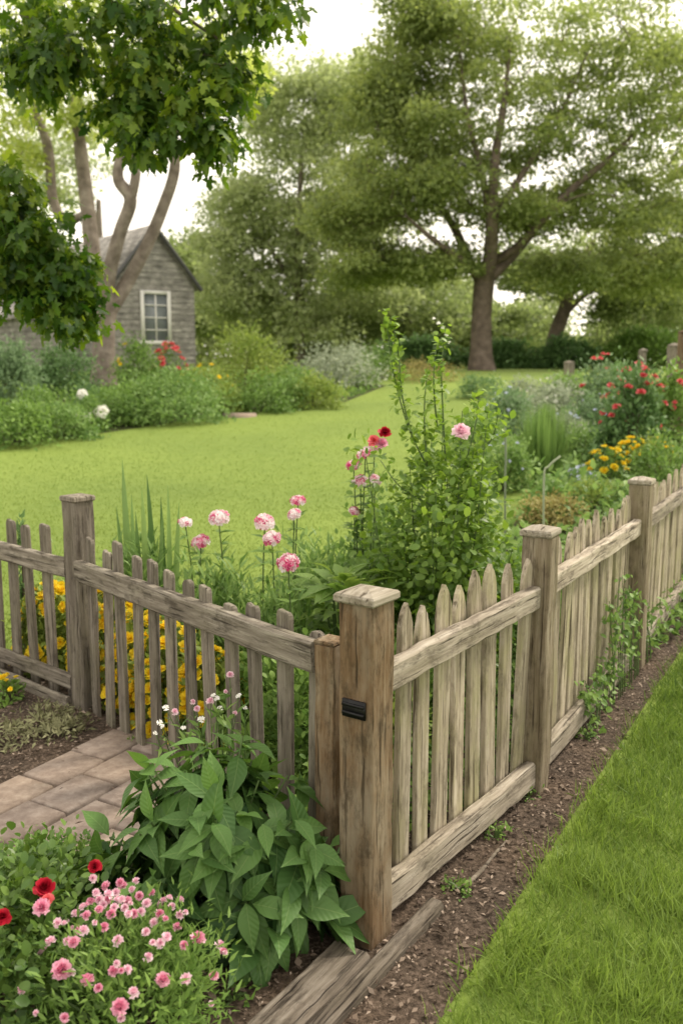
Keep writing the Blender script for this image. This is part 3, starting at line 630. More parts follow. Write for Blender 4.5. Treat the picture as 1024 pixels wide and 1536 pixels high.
sh=np.array(sh);m=640;i2=R.integers(0,len(sh),m);low=np.interp(sh[i2][:,2],[1.0,1.6],[.045,.013])[:,None];pos=np.vstack([pos,sh[i2]+R.normal(size=(m,3))*low]);dirs=np.vstack([dirs,rdir(m)+[0,0,.2]]);nn=np.vstack([nn,rdir(m)*.4+[0,0,1]])
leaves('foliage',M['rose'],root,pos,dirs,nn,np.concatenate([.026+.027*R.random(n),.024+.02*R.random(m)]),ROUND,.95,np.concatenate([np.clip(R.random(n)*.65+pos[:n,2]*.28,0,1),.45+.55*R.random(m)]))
for (u,v,s,k) in((690,650,.046,'palep'),(577,650,.030,'red'),(560,662,.028,'coral'),(572,667,.03,'pink'),(657,485,.011,'cream'),(664,492,.010,'cream'),(669,503,.010,'cream'),(650,478,.009,'cream'),(673,514,.009,'cream'),(661,520,.009,'cream')):
    blossom(root,k,pt(u,v,4.08 if v>600 else 4.4)-bb,(R.normal()*.2,-.7,.7),s)
# ---- right bed, farther plants
def far_bush(name,label,cat,u,v,wpx,hpx,n,mat,tm=MED,lf=.09,fl=None,nc=24,up=.35,ws=1.,group=None,ell=None):
    b=G(u,v);Y=b[1];k=Y/FPX;r=wpx*k/2;h=hpx*k
    b=b+np.array([0,r*.5,0]);b[2]=float(hgt(b[1]))
    root=bush(name,label,cat,b,r,h,n,lf*math.sqrt(r*h)+.012,mat,tm,nc,.2,.55,.05,up,group,ws=ws,ell=ell)
    if fl:
        for (kind,nn_,s) in fl: flowers(root,kind,nn_,r*1.02,h*1.03,s,zlo=.35)
    return root
FB=far_bush
b=G(815,722);root=thing('ornamental_grass','rounded clump of fine upright ornamental grass behind the pale fence','grass clump',b)
n=1100;th=R.uniform(0,2*PI,n);el=R.uniform(.1,1.0,n);p=np.stack([np.cos(th)*.12*R.random(n),np.sin(th)*.12*R.random(n),np.zeros(n)],1)
leaves('foliage',M['fern'],root,p,np.stack([np.cos(th)*el*.7,np.sin(th)*el*.7,np.ones(n)],1),np.stack([np.cos(th),np.sin(th),np.full(n,.5)],1),.6+.3*R.random(n),BLADE,.25)
for (pl,lab) in(([(757,720),(758,690),(757,642)],'single dry pale stalk right of the tall rose bush'),([(815,722),(822,700),(840,684)],'short bent pale stalk beside the ornamental grass')):
    g=at(pl[0][0],6.6);mb=MB();mb.tube(spline([np.array([0,0,0])]+[pt(u,v,6.6)-g for u,v in pl],4),.008,6)
    r_=thing('dry_stalk',lab,'stalk',g);mb.build('stem',M['silver'],r_)
FB('ground_cover_plant','amber tinted low mound behind the second pale post','plant',842,795,120,50,2400,'orange',MED,.065)
FB('ground_cover_plant','golden green low mound behind the top of the third pale post','plant',893,768,120,46,2400,'ygreen',MED,.055)
FB('yellow_flower_plant','yellow flowered clump above the golden mound, right of the ornamental grass','flowers',912,728,60,56,900,'green',MED,.1,[('yellow',26,.042)])
FB('yellow_flower_plant','bright yellow flower clump beneath the dark red flowered shrub','flowers',950,715,60,55,900,'green',MED,.1,[('yellow',28,.045)])
FB('blue_flower_plant','pale blue flowered patch beside the ornamental grass','flowers',872,738,50,36,700,'blueg',MED,.09,[('blue',18,.03)])
FB('red_flower_shrub','dark leaved shrub with coral red blooms at the right edge','shrub',955,705,110,150,2600,'dark',MED,.1,[('coral',26,.048)])
FB('red_flower_shrub','red flowered shrub at the far right by the old posts','shrub',1005,690,90,130,2000,'green',MED,.1,[('coral',18,.045)])
FB('red_flower_shrub','small airy shrub dotted red behind the blue green drift','shrub',905,640,70,105,1500,'blueg',MED,.09,[('coral',14,.06)])
for i,(u,v,w,h,mat,lab,fl_) in enumerate(((770,655,90,70,'blueg','hazy blue green plant nearest the tall rose bush',[('blue',16,.03)]),(835,640,110,70,'silver','hazy silvery plant with pale blooms behind the ornamental grass',[('whitef',12,.025)]),(900,660,100,66,'blueg','blue green plant between the ornamental grass and the red flowers',[('blue',14,.03)]),(860,610,120,50,'fern','light green hazy plant at the far end of the right bed',None),(790,610,80,40,'silver','low silvery mound at the far lawn corner of the right bed',None),(1000,740,100,80,'green','green leafy plant behind the far pickets at the right edge',None),(880,690,70,50,'fern','small light plant just right of the ornamental grass',None),(760,740,80,90,'fern','loose green plant between the rose bush and the ornamental grass',[('blue',10,.022)]),(830,765,80,44,'fern','low light green plant in front of the ornamental grass',None),(960,770,90,50,'fern','light green plant behind the third pale post',None),(720,690,90,70,'fern','light green plant glimpsed behind the right side of the rose bush',None),(850,675,80,54,'silver','pale hazy plant directly behind the ornamental grass',[('blue',12,.025)]),(935,650,80,60,'fern','feathery light plant left of the dark red flowered shrub',None),(985,720,80,60,'ygreen','yellow green plant below the far right red shrub',[('yellow',8,.035)]),(800,690,60,46,'green','green plant on the left flank of the ornamental grass',None),(940,600,110,50,'blueg','blue green plant at the far end of the right bed near the old posts',[('coral',6,.06)]))):
    FB('leafy_plant',lab,'plant',u,v,w,h,2000,mat,MED,.085,fl_)
# ---- left bed
for (nm,lab,u,v,w,h,n,mat,lf,fl_) in(
 ('low_plant','low bright green mound at the left frame edge along the lawn',10,672,150,62,2600,'green',.085,None),
 ('low_plant','low green mound between the left edge and the white flowers',85,662,120,56,2200,'fern',.085,None),
 ('white_flower_plant','plant with white flower heads on the edge of the left bed',132,650,56,58,900,'green',.09,[('whitef',11,.07)]),
 ('feathery_shrub','wide soft grey green mound right of the white flowers',248,636,190,78,5200,'fern',.06,None),
 ('feathery_shrub','soft green low mound in front of the left tree trunk',180,640,110,60,2600,'green',.07,None),
 ('round_shrub','big blue green shrub at the left frame edge below the barn',8,612,100,96,4200,'blueg',.07,None),
 ('round_shrub','dark green shrub left of the forked tree trunk',90,598,100,84,3800,'dark',.07,None),
 ('round_shrub','green shrub with yellow flecks under the barn window',205,592,76,80,2600,'green',.07,[('yellow',5,.06)]),
 ('red_flower_shrub','red topped plant under the barn window',250,578,60,58,1100,'green',.09,[('coral',26,.085)]),
 ('yellow_flower_plant','yellow dotted low plant right of the red topped plant',305,602,90,52,2000,'ygreen',.08,[('yellow',12,.05)]),
 ('round_shrub','large lime green rounded shrub at the middle of the left bed',362,588,150,90,4600,'ygreen',.055,None),
 ('low_plant','mid green mound on the lawn edge below the lime shrub',392,620,100,60,2600,'green',.08,None),
 ('low_plant','yellow green mound at the right tip of the left bed',468,614,96,52,2600,'ygreen',.08,None),
 ('low_plant','light green mound left of the yellow green tip mound',432,616,70,48,1800,'fern',.08,None),
 ('low_plant','green mound behind the right tip of the left bed',440,596,90,48,2000,'green',.08,None),
 ('silver_shrub','wide silvery grey shrub beyond the right tip of the left bed',505,582,150,66,4000,'silver',.06,None),
 ('low_plant','dark green low plant behind the white flowers',140,622,70,40,1600,'dark',.08,None),
 ('low_plant','green low plant below the blue green shrub at the left',45,640,110,50,2000,'green',.08,None),
 ('low_plant','low green plant along the bed below the red topped plant',290,616,110,48,2000,'green',.08,None),
 ('low_plant','small bright green plant on the lawn edge right of the wide soft mound',335,622,70,44,1600,'ygreen',.08,None),
 ('round_shrub','dark rounded shrub on the far lawn right of the rose bush',722,600,80,36,2000,'dark',.07,None),
 ('low_plant','brownish low mound on the far lawn behind the rose shoots',640,574,110,34,1800,'orange',.06,None),
 ('round_shrub','olive rounded shrub beyond the far end of the lawn',570,570,90,50,2000,'green',.065,None)):
    FB(nm,lab,'shrub' if 'shrub' in nm else 'plant',u,v,w,h,n,mat,MED,lf,fl_)
g=G(360,624);bm_=MB();bm_.tube([[0,0,-.03],[0,0,.05],[0,0,.055]],[.34,.32,.001],9);o=bm_.build('stepping_stone',M['paver'],None,False,g);tag(o,'flat pale stone at the edge of the lawn beside the left bed','stone')
# ---- vine and weeds on the right fence
def fpos(i,s,z,off): 
    d=PS[i+1]-PS[i];nv=np.array([d[1],-d[0]])/np.linalg.norm(d);p=PS[i]+d*s+nv*off;return np.array([p[0],p[1],z])
def vine(label,i,s0,s1,z0,z1,n,k0=10):
    b=fpos(i,(s0+s1)/2,0,.06);root=thing('climbing_weed',label,'plant',b);sb=MB();P=[]
    for k in range(k0):
        sa=R.uniform(s0,s1);sb_=np.clip(sa+R.normal()*.12,s0,s1)
        path=spline([fpos(i,sa,0,.06)-b,fpos(i,sa,z0,.05)-b,fpos(i,(sa+sb_)/2,(z0+z1)/2,.03)-b,fpos(i,sb_,R.uniform(z0+(z1-z0)*.4,z1),.02)-b],5);sb.tube(path,np.linspace(.003,.0015,len(path)),5);P+=[q for q in path if q[2]>z0*.8]
    sb.build('stem',M['stem'],root);P=np.array(P);j=R.integers(0,len(P),n);p=P[j]+R.normal(size=(n,3))*.022
    leaves('foliage',M['green'],root,p,rdir(n)+[.4,-.3,-.3],rdir(n)*.5+[.6,-.5,.5],.016+.024*R.random(n),ROUND,.85)
vine('leafy weed hanging over the bottom rail between the second and third pale posts',1,.38,.62,.02,.3,260)
vine('leafy vine climbing across the pickets left of the third pale post',1,.6,.95,.22,.6,330,14)
vine('small vine sprouting beside the third pale post',2,.03,.12,.1,.42,90,5)
for (u,v,r,h,n,lab) in((778,1195,.06,.09,130,'small green weed at the foot of the second pale post'),(690,1335,.05,.05,70,'tiny green weed in the mulch left of the stick'),(742,1258,.05,.05,70,'tiny green weed in the mulch beyond the stick'),(880,1110,.05,.05,60,'tiny green weed on the mulch between second and third pale posts'),(350,1500,.06,.04,60,'tiny green sprout in the soil in front of the broad leaved mound'),(930,1030,.06,.06,80,'little green weed on the mulch before the third pale post'),(195,1120,.03,.04,40,'tiny sprout between pavers and grey fence')):
    bush('weed',lab,'weed',G(u,v),r,h,n,.018,'green',MED,8,.3,stemmat='stem')
# low ground cover inside the beds (uncountable)
n=17000;pp=np.column_stack([R.uniform(-1.2,2.6,n*3),R.uniform(3.0,7.2,n*3)])
dR=(pp-P1)@np.array([-.816,.578])
dl=(pp-LP)@np.array([-nv[0],-nv[1]])
pp=pp[(dR>.12)&(dl>.12)&(inpoly(pp,ring)|inpoly(pp,far))][:n];n=len(pp)
leaves_=leaves('ground_cover',M['green'],None,np.column_stack([pp,hgt(pp[:,1])+R.gamma(2,.035,n)]),rdir(n)+[0,0,.4],rdir(n)*.5+[0,0,1],.03+.035*R.random(n),MED)
tag(leaves_,'low green leafy ground cover filling the bed behind both fences','ground cover',kind='stuff')
for (pg,nn_,lab,xr,yr,mat) in((far,16000,'low mixed greenery carpeting the far right bed',(.5,9),(6.8,21),'fern'),(lb,22000,'low mixed greenery carpeting the left bed below the barn',(-13,3),(13,29),'green')):
    pp=np.column_stack([R.uniform(*xr,nn_*3),R.uniform(*yr,nn_*3)]);pp=pp[inpoly(pp,pg)][:nn_];n=len(pp);gm=.6+.4*np.sin(pp[:,0]*2.1+pp[:,1])
    o=leaves('ground_cover',M[mat],None,np.column_stack([pp,hgt(pp[:,1])+R.gamma(2,.07,n)*gm]),rdir(n)+[0,0,.5],rdir(n)*.5+[0,0,1],.06+.07*R.random(n),MED);tag(o,lab,'ground cover',kind='stuff')
# ------------------------------------------------------------------ trees
def blob(u,v,Y,ru,rv,ry): 
    c=pt(u,v,Y);k=Y/FPX;return c,np.array([ru*k,ry,rv*k])
def tree(name,label,base,limbs,blobs,nclump,per,lsize,mat,bark,csize=(1.0,.5),tm=FAR,group=None,cat='tree',hang=0.,brr=.05,ws=1.0,nup=.7,loose=0.):
    root=thing(name,label,cat,base,0,group);base=np.array(base,float)
    tb=MB();nodes=[]
    for (pts,rad) in limbs:
        p=spline(pts,6);q=np.interp(np.linspace(0,1,len(p)),np.linspace(0,1,len(rad)),rad);tb.tube(p-base,q,10);nodes.append(p[3:])
    tb.build('trunk',M[bark],root)
    nodes=np.concatenate(nodes);cs=[]
    for (c,r) in blobs:
        k=max(2,int(nclump*R.uniform(.85,1.15)));d=rdir(k);cs.append(c+d*r*(R.random(k)**.42)[:,None]*(1+loose*R.normal(size=(k,1))))
    cs=np.concatenate(cs);bb_=MB()
    d0=np.array([np.linalg.norm(c-nodes,axis=1).min() for c in cs])
    for j in np.argsort(d0):                       # grow outward: each new bough springs from the nearest wood already grown
        c=cs[j];dv=c-nodes;dist=np.linalg.norm(dv,axis=1)+np.maximum(0,-dv[:,2])*1.2;k=dist.argmin();s=nodes[k];L_=np.linalg.norm(c-s)
        mid=s*.5+c*.5+np.array([R.normal()*.1*L_,R.normal()*.1*L_,.08*L_]);p=spline([s,mid,c],4)
        bb_.tube(p-base,np.linspace(brr*(.35+.12*L_),brr*.12,len(p)),5);nodes=np.vstack([nodes,p[2:]])
    bb_.build('branch',M[bark],root)
    n=len(cs)*per;idx=np.repeat(np.arange(len(cs)),per)
    cr=(csize[0]*R.uniform(.5,1.35,len(cs)))[idx];g=rdir(n)*(R.random(n)**.5)[:,None]
    pos=cs[idx]+g*np.stack([cr,cr,cr*csize[1]],1)
    pos[:,2]-=.3*cr*(g[:,0]**2+g[:,1]**2)
    dirs=g*.7+rdir(n)*.6;dirs[:,2]-=hang
    nn=g*.5+rdir(n)*.6;nn[:,2]+=nup
    tt=np.clip(.6*R.random(n)+.5*R.random(len(cs))[idx]-.05,0,1)
    leaves('crown',M[mat],root,pos-base,dirs,nn,lsize*(.6+.8*R.random(n)),tm,ws,tt)
    return root
# big spreading tree
Y=37;b=at(722,Y)
q=lambda u,v,dy=0: pt(u,v,37+dy)
limbs=[([b-[0,0,.2],q(721,530),q(722,470),q(726,420),q(730,395)],[.62,.44,.38,.40,.34]),
 ([q(726,425),q(735,380,-.8),q(738,320,-1.8),q(742,240,-2),q(756,150,-1.5),q(765,60,-1)],[.3,.26,.22,.17,.11,.05]),
 ([q(722,425),q(700,385,1),q(680,340,1.5),q(640,280,2),q(600,200,2)],[.24,.2,.16,.12,.06]),
 ([q(720,415,0),q(690,390,-.8),q(650,360,-1.8),q(610,325,-2.4)],[.2,.15,.1,.04]),
 ([q(730,420),q(765,385,0),q(800,345,-.5),q(850,290,-.8),q(910,240,-.5),q(960,190,0)],[.26,.22,.18,.14,.1,.05]),
 ([q(735,395,0),q(775,370,-.8),q(815,330,-1.8),q(850,300,-2.4)],[.2,.15,.1,.04]),
 ([q(736,330,-1.6),q(720,250,-1.8),q(700,170,-1.2),q(690,80,-.6)],[.15,.11,.08,.04]),
 ([q(738,330,-1.6),q(790,250,-1.2),q(840,170,-.6),q(880,80,0)],[.14,.11,.08,.04])]
bl=[(740,50,170,80,4),(630,110,100,75,3.5),(590,200,85,65,3.5),(870,90,140,85,4),(975,70,100,100,4),(700,185,150,70,4),(850,225,140,70,4),(980,215,110,85,4),(600,300,105,55,3.5),(520,330,50,36,3),(640,385,80,26,3),(800,315,120,45,3.5),(950,320,110,55,4),(550,395,60,24,3),(880,405,90,28,3),(665,285,90,50,3.5),(660,30,55,50,3),(580,130,35,45,2.5),(1000,400,70,40,3)]
tree('spreading_tree','large spreading tree with a stout straight trunk beyond the lawn',b,limbs,[blob(u,v,Y,ru,rv,ry) for u,v,ru,rv,ry in bl],27,270,.17,'oak','barkd',(1.25,.36),brr=.055,nup=.9)
# leaning trunk tree behind
Y=45;b=at(825,Y)
limbs=[([b-[0,0,.2],pt(832,505,Y),pt(846,465,Y),pt(860,420,Y),pt(890,360,Y)],[.45,.36,.3,.24,.12]),([pt(848,460,Y),pt(830,420,Y),pt(800,380,Y)],[.2,.15,.08]),([pt(846,470,Y),pt(880,440,Y),pt(930,420,Y)],[.18,.13,.06])]
tree('leaning_tree','dark tree with a leaning trunk behind the large spreading tree',b,limbs,[blob(u,v,Y,a,c,3.0) for u,v,a,c in((850,390,90,40),(940,380,80,50),(1000,430,60,50),(940,450,60,22),(790,400,60,35),(1000,350,60,60))],20,230,.21,'oakd','barkd',(1.3,.5),brr=.06)
# pale tree left of it
Y=48;b=at(450,Y)
limbs=[([b-[0,0,.2],pt(450,470,Y),pt(445,380,Y),pt(450,280,Y),pt(455,200,Y)],[.26,.22,.18,.12,.05]),([pt(448,440,Y),pt(410,380,Y),pt(380,320,Y)],[.15,.1,.04]),([pt(447,420,Y),pt(490,360,Y),pt(520,300,Y)],[.15,.1,.04])]
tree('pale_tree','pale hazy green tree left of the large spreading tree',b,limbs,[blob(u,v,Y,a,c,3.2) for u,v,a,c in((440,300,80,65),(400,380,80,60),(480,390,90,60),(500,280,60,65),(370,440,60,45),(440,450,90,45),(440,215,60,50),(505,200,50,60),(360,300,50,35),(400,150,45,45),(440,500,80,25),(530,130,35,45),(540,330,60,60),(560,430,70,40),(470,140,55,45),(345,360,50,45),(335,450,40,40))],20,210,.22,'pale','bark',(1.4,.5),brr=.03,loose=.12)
Y=58;b=at(285,Y)
tree('background_tree','dense green tree standing behind the right end of the barn',b,[([b-[0,0,.2],pt(284,470,Y),pt(282,400,Y)],[.4,.3,.15])],[blob(u,v,Y,a,c,3) for u,v,a,c in((275,390,40,40),(300,430,45,45),(265,440,40,40),(325,460,40,30),(290,480,50,25))],18,230,.27,'oakd','barkd',(1.3,.65))
Y=62;b=at(150,Y)
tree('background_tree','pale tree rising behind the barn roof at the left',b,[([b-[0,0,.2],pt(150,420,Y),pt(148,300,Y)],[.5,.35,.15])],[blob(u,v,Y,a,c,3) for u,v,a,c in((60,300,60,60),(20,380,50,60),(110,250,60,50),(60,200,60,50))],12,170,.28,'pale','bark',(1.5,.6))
Y=52;b=at(610,Y)
tree('background_tree','rounded tree under the left limbs of the spreading tree',b,[([b-[0,0,.2],pt(610,480,Y),pt(608,430,Y)],[.35,.25,.1])],[blob(u,v,Y,a,c,3) for u,v,a,c in((600,460,80,50),(540,470,70,45),(660,470,60,45),(480,490,60,35),(420,490,50,35))],18,240,.24,'oakd','barkd',(1.3,.6))
Y=50;b=at(960,Y)
tree('background_tree','bushy tree at the right edge beneath the spreading tree',b,[([b-[0,0,.2],pt(960,500,Y),pt(962,460,Y)],[.35,.25,.1])],[blob(u,v,Y,a,c,3) for u,v,a,c in((930,500,60,30),(1000,490,60,40),(1060,460,60,60),(770,490,60,35),(690,490,40,35))],17,230,.23,'oakd','barkd',(1.2,.6))
# far belt of woodland, one mass
n=75000;x=R.uniform(-45,45,n);top=5.6+1.2*np.sin(x*.35)+.9*np.sin(x*.9+1)+.5*np.sin(x*2.1);z=1.0+top*R.random(n)**.8;y=66+R.normal(0,1.6,n)
k=~((np.abs(x-17.0)<1.5)&(z>3.2))
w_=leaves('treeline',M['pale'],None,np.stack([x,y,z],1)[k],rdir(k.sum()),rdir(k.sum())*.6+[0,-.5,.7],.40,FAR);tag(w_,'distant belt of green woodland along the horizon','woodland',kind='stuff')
# hedge rows nearer under the big tree
for (u0,u1,v,hp,mat,lab) in((700,800,566,42,'dark','low dark hedge right behind the trunk of the spreading tree'),(800,900,566,44,'dark','dark hedge under the leaning tree'),(900,1030,566,60,'green','green hedge behind the old posts at the right'),(560,690,566,46,'dark','dark hedge left of the trunk of the spreading tree')):
    Y=41.5;um=(u0+u1)/2;b=at(um,Y);r=(u1-u0)/2*Y/FPX*1.15
    bush('hedge',lab,'hedge',b,r,hp*Y/FPX,5200,.17,mat,MED,40,.16,.5,0,.3,ell=(1,.4,1))
# forked tree at left
Y=24;b=at(156,Y)
q=lambda u,v,dy=0: pt(u,v,24+dy)
limbs=[([b-[0,0,.2],q(156,540),q(157,490),q(160,455)],[.40,.30,.27,.30]),
 ([q(150,470),q(143,420,.2),q(135,340,.5),q(122,230,.8),q(112,150,1),q(95,60,1)],[.24,.22,.20,.17,.13,.07]),
 ([q(160,470),q(162,420,-.2),q(180,350,-.4),q(196,300,-.5),q(178,270,-.5),q(180,235,-.5),q(190,150,-.5)],[.22,.19,.165,.16,.14,.12,.07]),
 ([q(196,305,-.5),q(204,260,-.6),q(200,220,-.6),q(215,140,-.6)],[.12,.12,.10,.05]),
 ([q(165,465),q(190,425,.2),q(222,365,.3),q(245,310,.4),q(262,255,.4),q(262,190,.4),q(280,120,.4)],[.2,.18,.16,.15,.14,.1,.05]),
 ([q(132,320,.5),q(100,330,.8),q(80,300,1),q(72,220,1.2),q(50,160,1.4),q(30,100,1.4)],[.1,.11,.13,.13,.1,.05])]
tree('forked_tree','smooth barked tree forking into several bare limbs in front of the barn',b,limbs,[blob(u,v,24,a,c,2.0) for u,v,a,c in((60,50,100,60),(170,60,90,60),(30,150,80,45),(260,100,60,50),(130,0,110,40),(310,80,50,45),(355,110,40,45),(110,150,70,40),(20,230,60,30))],13,95,.14,'lime','bark',(.75,.42),brr=.025)
# overhanging maple
mb_=np.array([-4.6,7.2,float(hgt(7.2))]);q=lambda u,v,dy=0: pt(u,v,6.6+dy)
limbs=[([mb_-[0,0,.1],mb_+[.05,0,1.2],mb_+[.1,-.1,2.4],mb_+[.15,-.1,3.6],mb_+[.5,-.1,5.2]],[.26,.2,.18,.15,.08]),
 ([mb_+[.12,-.1,3.2],q(-250,-120,.3),q(-60,-90),q(100,-60),q(220,-10),q(330,60)],[.11,.08,.045,.025,.016,.008]),
 ([mb_+[.08,0,1.5],q(-300,300,.2),q(-120,290),q(0,330),q(70,420)],[.1,.07,.04,.02,.01]),
 ([q(-60,-90),q(120,-100),q(300,-60),q(400,0)],[.045,.03,.018,.008])]
bl=[(50,30,95,50),(170,40,100,55),(290,45,80,50),(380,12,45,28),(235,120,85,52),(295,175,46,44),(190,145,55,42),(335,115,34,50),(120,95,55,36),(225,200,40,24),(40,95,60,34),(325,205,22,22),
    (10,295,45,40),(40,345,52,45),(68,395,45,40),(70,440,46,38),(15,400,40,40),(105,475,34,22),(5,370,40,40),(110,400,26,26)]
tree('maple_tree','leafy maple with its boughs hanging into the top left of the view',mb_,limbs,[blob(u,v,6.6,a,c,.36) for u,v,a,c in bl],15,25,.078,'maple','barkd',(.17,1.0),MAPLE,hang=.8,brr=.009,loose=.16)
# ------------------------------------------------------------------ barn
def siding(name,stops,per):
    m,nt,N,L=newmat(name);tc=N.new('ShaderNodeTexCoord')
    mp=N.new('ShaderNodeMapping');mp.inputs['Scale'].default_value=(1.3,1.3,12);L.new(tc.outputs['Object'],mp.inputs[0])
    n=noise_node(N,L,mp.outputs[0],1.5,9,.8);r=ramp(N,stops);L.new(n.outputs[0],r.inputs[0])
    n2=noise_node(N,L,tc.outputs['Object'],2.4,7,.75);r2=ramp(N,[(.38,(.6,.58,.55)),(.62,(1.25,1.22,1.16))]);L.new(n2.outputs[0],r2.inputs[0])
    c0=mixc(N,L,1.0,r.outputs[0],r2.outputs[0],'MULTIPLY')
    s=N.new('ShaderNodeSeparateXYZ');L.new(tc.outputs['Object'],s.inputs[0])
    wb=noise_node(N,L,tc.outputs['Object'],3,3,.5)
    wa=N.new('ShaderNodeMath');wa.operation='MULTIPLY_ADD';wa.inputs[1].default_value=.07;L.new(wb.outputs[0],wa.inputs[0]);L.new(s.outputs[2],wa.inputs[2])
    k=N.new('ShaderNodeMath');k.operation='MULTIPLY';k.inputs[1].default_value=per;L.new(wa.outputs[0],k.inputs[0])
    f=N.new('ShaderNodeMath');f.operation='FRACT';L.new(k.outputs[0],f.inputs[0])
    q=ramp(N,[(0,(.35,.35,.35)),(.14,(1,1,1)),(1,(.85,.85,.85))]);L.new(f.outputs[0],q.inputs[0])
    c=mixc(N,L,1.0,c0,q.outputs[0],'MULTIPLY')
    b=N.new('ShaderNodeBsdfPrincipled');b.inputs['Roughness'].default_value=.9;L.new(c,b.inputs['Base Color'])
    bu=N.new('ShaderNodeBump');bu.inputs['Strength'].default_value=.7;bu.inputs['Distance'].default_value=.03;L.new(q.outputs[0],bu.inputs['Height']);L.new(bu.outputs[0],b.inputs['Normal'])
    o=N.new('ShaderNodeOutputMaterial');L.new(b.outputs[0],o.inputs[0]);return m
M['siding']=siding('grey_siding',[(.36,(.14,.137,.133)),(.48,(.24,.235,.228)),(.56,(.34,.335,.325)),(.62,(.52,.51,.49))],5.0)
M['shingle']=siding('grey_shingle',[(.36,(.15,.147,.143)),(.5,(.25,.245,.237)),(.6,(.37,.36,.35)),(.66,(.50,.49,.47))],5.0)
M['trim']=plain('white_trim',(.68,.67,.64),.6);M['dtrim']=plain('dark_trim',(.06,.06,.06),.7);M['glass']=plain('window_glass',(.17,.19,.20),.15)
bn=at(172,32);W_,LN,EH,PH=3.1,13.5,2.95,4.85
root=thing('barn','old grey boarded barn with a steep gable and white window','barn',bn,math.atan2(.60,.80))
V=[(0,0,-.2),(W_,0,-.2),(W_,0,EH),(W_/2,0,PH),(0,0,EH),(0,LN,-.2),(W_,LN,-.2),(W_,LN,EH),(W_/2,LN,PH),(0,LN,EH)]
me=bpy.data.meshes.new('wall');me.from_pydata(V,[],[(0,1,2,3,4),(9,8,7,6,5),(0,4,9,5),(1,6,7,2)]);me.materials.append(M['siding']);link('wall',me,root)
sl=math.hypot(W_/2,PH-EH);ov=.18
def roofside(sx):
    ux=(W_/2,0,PH+.04);dx=-1 if sx<0 else 1;dv=np.array([dx*W_/2,0,EH-PH])/sl;nv_=np.array([dx*(PH-EH),0,W_/2])/sl
    A_=np.array(ux);E_=A_+dv*(sl+.22);pts=[]
    for y in(-ov,LN+ov):
        for t in(0,.07):
            for p in(A_,E_):pts.append(p+[0,y,0]+nv_*t)
    return pts,[[0,1,3,2],[4,6,7,5],[0,4,5,1],[2,3,7,6],[0,2,6,4],[1,5,7,3]]
rb=MB()
for s in(-1,1):
    v_,f_=roofside(s);rb.add(v_,f_)
rb.build('roof',M['shingle'],root,False)
tb=MB()
for s in(-1,1):
    p0=np.array([W_/2,-ov-.03,PH+.05]);p1=np.array([W_/2+s*(W_/2+.19),-ov-.03,EH-.22*(PH-EH)/sl+.04]);tb.tube([p0,p1],[.08,.08],4)
tb.build('rake_trim',M['dtrim'],root,False)
wn=MB();wz=1.85;wx=1.58;ww,wh=1.0,1.7
for (x,z,dx,dz) in((wx-ww/2,wz,.12,wh+.12),(wx+ww/2,wz,.12,wh+.12),(wx,wz+wh/2,ww-.12,.12),(wx,wz-wh/2,ww+.25,.13)):wn.box((x,-.04,z),(dx,.08,dz))
fo=wn.build('window',M['trim'],root,False)
g_=MB();g_.box((wx,-.006,wz),(ww-.1,.01,wh-.1));g_.build('pane',M['glass'],fo,False)
g_=MB();g_.box((wx,-.03,wz),(.05,.03,wh-.13))
for z in(-.42,0,.42):g_.box((wx-.22,-.031,wz+z),(.39,.03,.04));g_.box((wx+.22,-.031,wz+z),(.39,.03,.04))
g_.build('glazing_bar',M['trim'],fo,False)
lt_=MB();x0,x1,y0,y1=-2.0,-.01,3.0,13.3
vv=[(x0,y0,-.2),(x1,y0,-.2),(x1,y0,2.7),(x0,y0,1.9),(x0,y1,-.2),(x1,y1,-.2),(x1,y1,2.7),(x0,y1,1.9)]
lt_.add(vv,[[0,1,2,3],[7,6,5,4],[0,3,7,4]]);ltw=lt_.build('lean_to',M['siding'],root,False)
lr=MB();vv=[(x0-.25,y0-.15,1.82),(x1,y0-.15,2.74),(x1,y1+.15,2.74),(x0-.25,y1+.15,1.82)];vv+=[(a,b_,c_+.07) for a,b_,c_ in vv]
lr.add(vv,[[3,2,1,0],[4,5,6,7],[0,1,5,4],[1,2,6,5],[2,3,7,6],[3,0,4,7]]);lr.build('lean_to_roof',M['shingle'],ltw,False)
d_=MB()
for k in range(4):d_.box((x0-.03,6.2+k*.36,.85),(.06,.34,1.75))
d_.build('door',M['dtrim'],root,False)
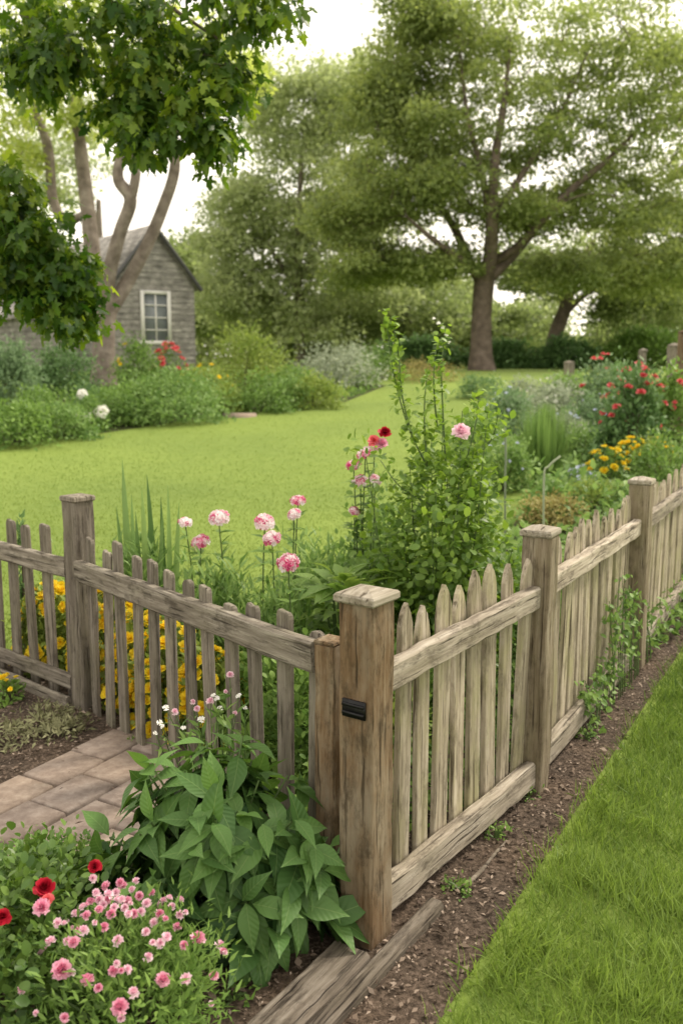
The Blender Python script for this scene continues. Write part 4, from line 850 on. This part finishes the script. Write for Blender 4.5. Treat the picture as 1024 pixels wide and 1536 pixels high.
# ------------------------------------------------------------------ old posts
def old_post(u,v0,v1,Y,s,label,mat='pick_l',capm='rail_l'):
    b=at(u,Y);h=zpix(v0,Y)-b[2];r_=thing('wooden_post',label,'post',b)
    link('post',beam_mesh('post',h,s,s,mat,'Z',.003,6,.01),r_,(0,0,0),(R.normal()*.02,R.normal()*.02,.4));link('post_cap',cap_mesh('post_cap',s*1.15,.03,.04,capm),r_,(0,0,h-.005))
old_post(1003,520,575,15,.14,'weathered grey post at the right edge behind the red flowers')
old_post(960,527,560,20,.13,'thin old post among red flowers, left of the weathered grey one')
old_post(851,545,580,22,.18,'short grey post standing alone at the far end of the right bed')
old_post(1019,500,580,14,.16,'brown post standing in for the shed at the right frame edge','post_f','post_f')  # post added in place of a red-brown shed
# ------------------------------------------------------------------ light, world, camera
el,az=math.radians(46),math.radians(58)
w=bpy.data.worlds.new('World');scene.world=w;w.use_nodes=True;nt=w.node_tree;N=nt.nodes;L=nt.links
bg=N['Background'];sky=N.new('ShaderNodeTexSky');sky.sky_type='NISHITA';sky.sun_disc=False;sky.sun_elevation=el;sky.sun_rotation=az;sky.dust_density=4;sky.air_density=1
c=mixc(N,L,.84,sky.outputs[0],(13.6,12.5,10.8));L.new(c,bg.inputs[0]);bg.inputs[1].default_value=.15
sd=bpy.data.lights.new('sun','SUN');sd.energy=4.0;sd.angle=math.radians(10);sd.color=(1,.91,.75)
so=bpy.data.objects.new('sun',sd);col.objects.link(so)
dv=Vector((math.sin(az)*math.cos(el),math.cos(az)*math.cos(el),math.sin(el)));so.rotation_euler=dv.to_track_quat('Z','Y').to_euler()
cd=bpy.data.cameras.new('camera');cam=bpy.data.objects.new('camera',cd);col.objects.link(cam)
cam.location=(0,0,CH);cam.rotation_euler=(math.radians(90)-pit,0,0)
cd.sensor_fit='VERTICAL';cd.sensor_height=36;cd.sensor_width=24;cd.lens=36*FPX/1536;cd.clip_end=1000;cd.clip_start=.05
cd.dof.use_dof=True;cd.dof.focus_distance=3.0;cd.dof.aperture_fstop=3.2
scene.camera=cam
scene.view_settings.view_transform='Standard';scene.view_settings.look='None';scene.view_settings.exposure=0
